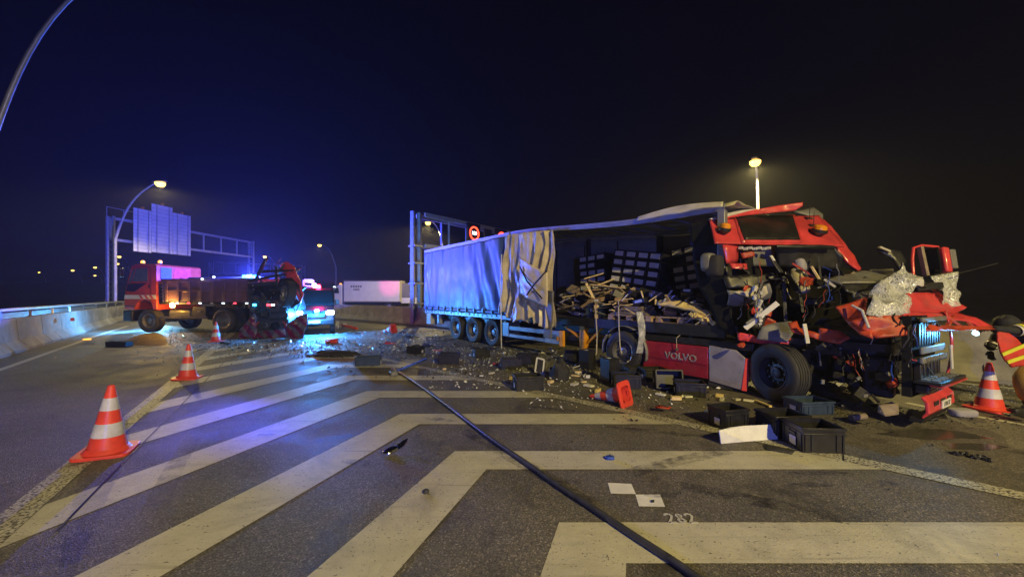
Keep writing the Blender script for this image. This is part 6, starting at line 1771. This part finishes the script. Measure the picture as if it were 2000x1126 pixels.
# ---- countless glass crumbs and grit: stuff
def scatter(name, label, n, area, size, m, seed, flat_=0.5):
    r = random.Random(seed); mb_v = []; mb_f = []
    k = 0
    while k < n:
        x0, x1, y0, y1, wgt = r.choices(area, [a[4] for a in area])[0]
        px, py = r.uniform(x0, x1), r.uniform(y0, y1)
        q = G(px, py)
        if noise.noise(Vector((q.x * 0.7, q.y * 0.7, seed))) < r.uniform(-0.6, 0.35): 
            if r.random() < 0.7: k += 0; 
            if r.random() < 0.6: continue
        s = r.uniform(*size) * (0.6 + r.random() ** 3 * 1.5)
        a = r.uniform(0, 6.28); d1 = Vector((cos(a), sin(a), r.uniform(-1, 1) * flat_)) * s
        d2 = Vector((-sin(a), cos(a), r.uniform(-1, 1) * flat_)) * s * r.uniform(0.4, 1)
        zs = min(1.5, max(0.45, q.y / 9.0)); s *= zs; d1 *= zs; d2 *= zs
        b = q + UP * (s * 0.6 + 0.006)
        o = len(mb_v)
        mb_v += [b - d1, b + d2, b + d1, b - d2 * 0.7, b + UP * s * 0.5]
        mb_f += [(o, o + 1, o + 4), (o + 1, o + 2, o + 4), (o + 2, o + 3, o + 4), (o + 3, o, o + 4), (o + 3, o + 2, o + 1, o)]
        k += 1
    mb = MB(); mb.v = mb_v; mb.f = mb_f
    o = mb.build(name, m, smooth=False); return tag(o, label, 'debris', kind='stuff')
GA = [(380, 830, 652, 700, 5.0), (440, 640, 664, 690, 3.0), (330, 450, 640, 680, 2.0), (640, 1000, 640, 690, 4.0), (840, 1160, 680, 735, 3.5), (250, 700, 640, 720, 1.0), (0, 420, 660, 740, 0.25),
      (1000, 1420, 720, 790, 0.8), (1840, 2000, 752, 792, 1.2), (300, 1300, 720, 860, 0.35), (500, 2000, 800, 1100, 0.10)]
scatter('glass_crumbs', 'countless crumbs of broken glass glinting across the road', 15000, GA, (0.006, 0.017), 'shard_glass', 3, 0.9)
scatter('plastic_debris', 'dark grit and plastic splinters scattered round the wreck', 2600, [(640, 1420, 648, 740, 3), (1180, 1700, 740, 830, 1), (440, 700, 660, 700, 1), (1600, 1990, 790, 840, 1.0), (700, 1900, 780, 1000, .25)], (0.010, 0.032), 'black_plastic', 9, 0.6)
scatter('paper_debris', 'pale paper and packaging flakes scattered beside the trailer', 900, [(840, 1250, 680, 760, 3), (1000, 1450, 740, 800, 0.8), (640, 860, 650, 690, 1.0)], (0.014, 0.036), 'paper_white', 14, 0.5)

# ================================================================== firefighter at the right edge
fg = thing('person', 'firefighter in dark and red turnout gear bent towards the wreck at the right edge', 'person', (8.3, 5.9, 0))
def skin_body(name, joints, edges, m, parent, sub_=2, root=0):
    me = bpy.data.meshes.new(name)
    inv = FRAME[parent].inverted()
    me.from_pydata([tuple(inv @ Vector(j[0])) for j in joints], edges, [])
    o = bpy.data.objects.new(name, me); col.objects.link(o); o.parent = parent; FRAME[o] = FRAME[parent]
    md = o.modifiers.new('skin', 'SKIN'); md.use_smooth_shade = True
    for i, (j, sv) in enumerate(zip(joints, me.skin_vertices[0].data)):
        rr = j[1]; sv.radius = rr if isinstance(rr, tuple) else (rr, rr)
        sv.use_root = (i == root)
    s = o.modifiers.new('sub', 'SUBSURF'); s.levels = sub_; s.render_levels = sub_
    me.materials.append(MATS[m])
    return o
FR_ = FRAME[fg]
J = [(W(2052, 688, 5.92), (0.17, 0.20)),            # 0 pelvis
     (W(2026, 674, 5.90), (0.18, 0.20)),            # 1 waist
     (W(1999, 660, 5.88), (0.18, 0.21)),            # 2 chest, bent forward
     (W(1984, 646, 5.88), (0.08, 0.08)),            # 3 neck
     (W(1976, 640, 5.88), (0.085, 0.085)),          # 4 jaw
     (W(1967, 634, 5.88), (0.095, 0.09)),           # 5 head
     (W(2008, 640, 5.68), 0.085), (W(1980, 646, 5.64), 0.068), (W(1948, 642, 5.68), 0.055), (W(1938, 641, 5.70), 0.045),      # 6-9 near arm
     (W(1992, 646, 6.08), 0.085), (W(1948, 652, 6.02), 0.07), (W(1936, 676, 5.92), 0.06), (W(1935, 684, 5.90), 0.05),      # 10-13 far arm
     (W(2040, 706, 5.80), 0.125), (W(1996, 738, 5.72), 0.10), (W(2012, 792, 5.80), 0.07), (W(1998, 800, 5.80), 0.055),      # 14-17 near leg
     (W(2058, 706, 6.08), 0.125), (W(2050, 745, 6.05), 0.10), (W(2066, 786, 6.10), 0.07), (W(2052, 792, 6.10), 0.055)]
E = [(0, 1), (1, 2), (2, 3), (3, 4), (4, 5), (2, 6), (6, 7), (7, 8), (8, 9), (2, 10), (10, 11), (11, 12), (12, 13), (0, 14), (14, 15), (15, 16), (16, 17), (0, 18), (18, 19), (19, 20), (20, 21)]
body = skin_body('body', J, E, 'turnout_dark', fg)
skin_body('trousers', [(J[0][0], (0.185, 0.21)), (J[14][0], 0.15), (J[15][0], 0.125), (Vector(J[16][0]) + UP * 0.06, 0.11), (J[18][0], 0.15), (J[19][0], 0.12), (Vector(J[20][0]) + UP * 0.06, 0.11)],
          [(0, 1), (1, 2), (2, 3), (0, 4), (4, 5), (5, 6)], 'turnout_tan', fg)
# red jacket: back and side wrapped round the bent torso, front hanging open
P2, P0 = Vector(J[2][0]) + Vector((-0.10, 0, 0.02)), Vector(J[0][0])
axd = (P0 - P2).normalized(); sid = Vector((0, 1, 0)); upd = axd.cross(sid)
if upd.z < 0: upd = -upd
def coat(u, v):
    a = 2 * pi * u
    k = 1 + 0.08 * noise.noise(Vector((cos(a) * 2, sin(a) * 2, v * 4)))
    drop = 0.16 * max(0, -sin(a)) ** 2 * v
    return P2.lerp(P0, v * 0.95) + (sid * 0.24 * cos(a) + upd * (0.205 + 0.02 * v) * sin(a)) * k - UP * drop
jk = MB().grid(coat, 40, 16).build('jacket', 'turnout_red', fg, world=True, solid=0.012)
crumple('jacket_front', [W(1947, 648, 5.66), W(1964, 645, 5.64), W(1985, 662, 5.6), W(2006, 684, 5.6), W(2010, 712, 5.6), W(1976, 717, 5.58), W(1962, 704, 5.58), W(1951, 684, 5.60)], 'turnout_red', fg, 0.02, 3, 0.03, 5, 301)
for a, b in (((1958, 692), (2006, 672)), ((1968, 707), (2010, 693))):
    MB().bar(W(a[0], a[1], 5.545), W(b[0], b[1], 5.54), 0.012, 0.05).build('hi_vis_stripe', 'hi_vis', jk, world=True)
def cuff(a, b, r_, nm, m_):
    a, b = Vector(a), Vector(b); MB().tube([a, b], r_, 14, False).build(nm, m_, fg, world=True, solid=0.004)
L_ = lambda i, j, t: Vector(J[i][0]).lerp(Vector(J[j][0]), t)
cuff(L_(6, 7, 0.50), L_(6, 7, 0.72), 0.086, 'sleeve_band', 'hi_vis')
cuff(L_(6, 7, 0.76), L_(6, 7, 0.92), 0.083, 'sleeve_band', 'reflective')
cuff(L_(11, 12, 0.80), L_(11, 12, 0.98), 0.075, 'sleeve_band', 'reflective')
# gloved hands
def hand(c, d, up, nm):
    c, d, up = Vector(c), Vector(d).normalized(), Vector(up).normalized(); s = d.cross(up).normalized()
    js = [(c, 0.034), (c + d * 0.05, 0.040), (c + d * 0.09, 0.036)]; es = [(0, 1), (1, 2)]
    for k, o in enumerate((-0.033, -0.011, 0.011, 0.033)):
        i = len(js); L = (0.055, 0.068, 0.065, 0.05)[k]
        js += [(c + d * 0.10 + s * o, 0.0125), (c + d * (0.10 + L * 0.6) + s * o - up * 0.018, 0.0115), (c + d * (0.10 + L * 0.75) + s * o - up * 0.045, 0.010)]
        es += [(2, i), (i, i + 1), (i + 1, i + 2)]
    i = len(js); js += [(c + d * 0.045 + s * 0.045, 0.0135), (c + d * 0.08 + s * 0.065 - up * 0.02, 0.012)]; es += [(1, i), (i, i + 1)]
    return skin_body(nm, js, es, 'turnout_dark', fg, 1)
hand(J[9][0], (-1, 0.05, 0.02), (0.1, -0.2, 1), 'glove')
hand(J[13][0], (-0.10, -0.1, -1), (-1, -0.2, 0), 'glove')
# helmet over the bowed head
hc = Vector(J[5][0])
hm = MB().lathe([(0.155, -0.04), (0.142, -0.02), (0.138, 0.05), (0.11, 0.11), (0.06, 0.145), (0, 0.155)], hc, (-0.55, 0, 0.85), 24).build('helmet', 'turnout_dark', fg, world=True, solid=0.008)
MB().lathe([(0.150, -0.045), (0.160, -0.045), (0.160, -0.03), (0.150, -0.03)], hc, (-0.55, 0, 0.85), 24, True).build('helmet_rim', 'turnout_red', hm, world=True)
MB().tube([hc + Vector((-0.12, -0.09, -0.10)), hc + Vector((-0.15, 0, -0.11)), hc + Vector((-0.12, 0.09, -0.10))], 0.02, 8).build('visor', 'dark_glass', hm, world=True)
for j, nm in ((17, 'boot'), (21, 'boot')):
    q = Vector(J[j][0]); pad((q.x - 0.02, q.y, 0.062), 0.32, 0.12, 0.12, nm, 'chassis_black', None, fg)
# hand torch shining on the smashed grille
tc_ = thing('hand_torch', 'lit hand torch shining below the red front frame', 'torch', (W(1905, 650, 5.6).x, 5.6, 0))
q = W(1906, 650, 5.62); dq = (Vector(FP(0.4, 1.0, 0)) - q).normalized()
MB().tube([q - dq * 0.20, q - dq * 0.04, q], [0.022, 0.024, 0.036], 12).build('torch_body', 'black_plastic', tc_, world=True)
MB().lathe([(0.034, 0.0), (0.032, 0.012), (0, 0.022)], q, dq, 14).build('torch_lens', 'torch_lens', tc_, world=True)
light('torch_light', 'SPOT', q + dq * 0.05, (0.10, 0.50, 1.0), 55, tc_, 0.03, FP(0.40, 1.12, 0), 62, 0.5)
FRAME[tc_]

# ================================================================== night air
hz = MB().box((0, 600, 6.4), (1900, 1900, 15.2))
o = hz.build('haze', 'asphalt', smooth=False)
m = bpy.data.materials.new('night_air'); m.use_nodes = True
nt = m.node_tree; nt.nodes.clear()
out = nt.nodes.new('ShaderNodeOutputMaterial'); vol = nt.nodes.new('ShaderNodeVolumePrincipled')
vol.inputs['Color'].default_value = (0.9, 0.92, 1.0, 1); vol.inputs['Density'].default_value = 0.0009; vol.inputs['Anisotropy'].default_value = 0.15
nt.links.new(vol.outputs['Volume'], out.inputs['Volume'])
o.data.materials.clear(); o.data.materials.append(m)
tag(o, 'thin night haze lit by the lamps and beacons', 'haze', kind='stuff')
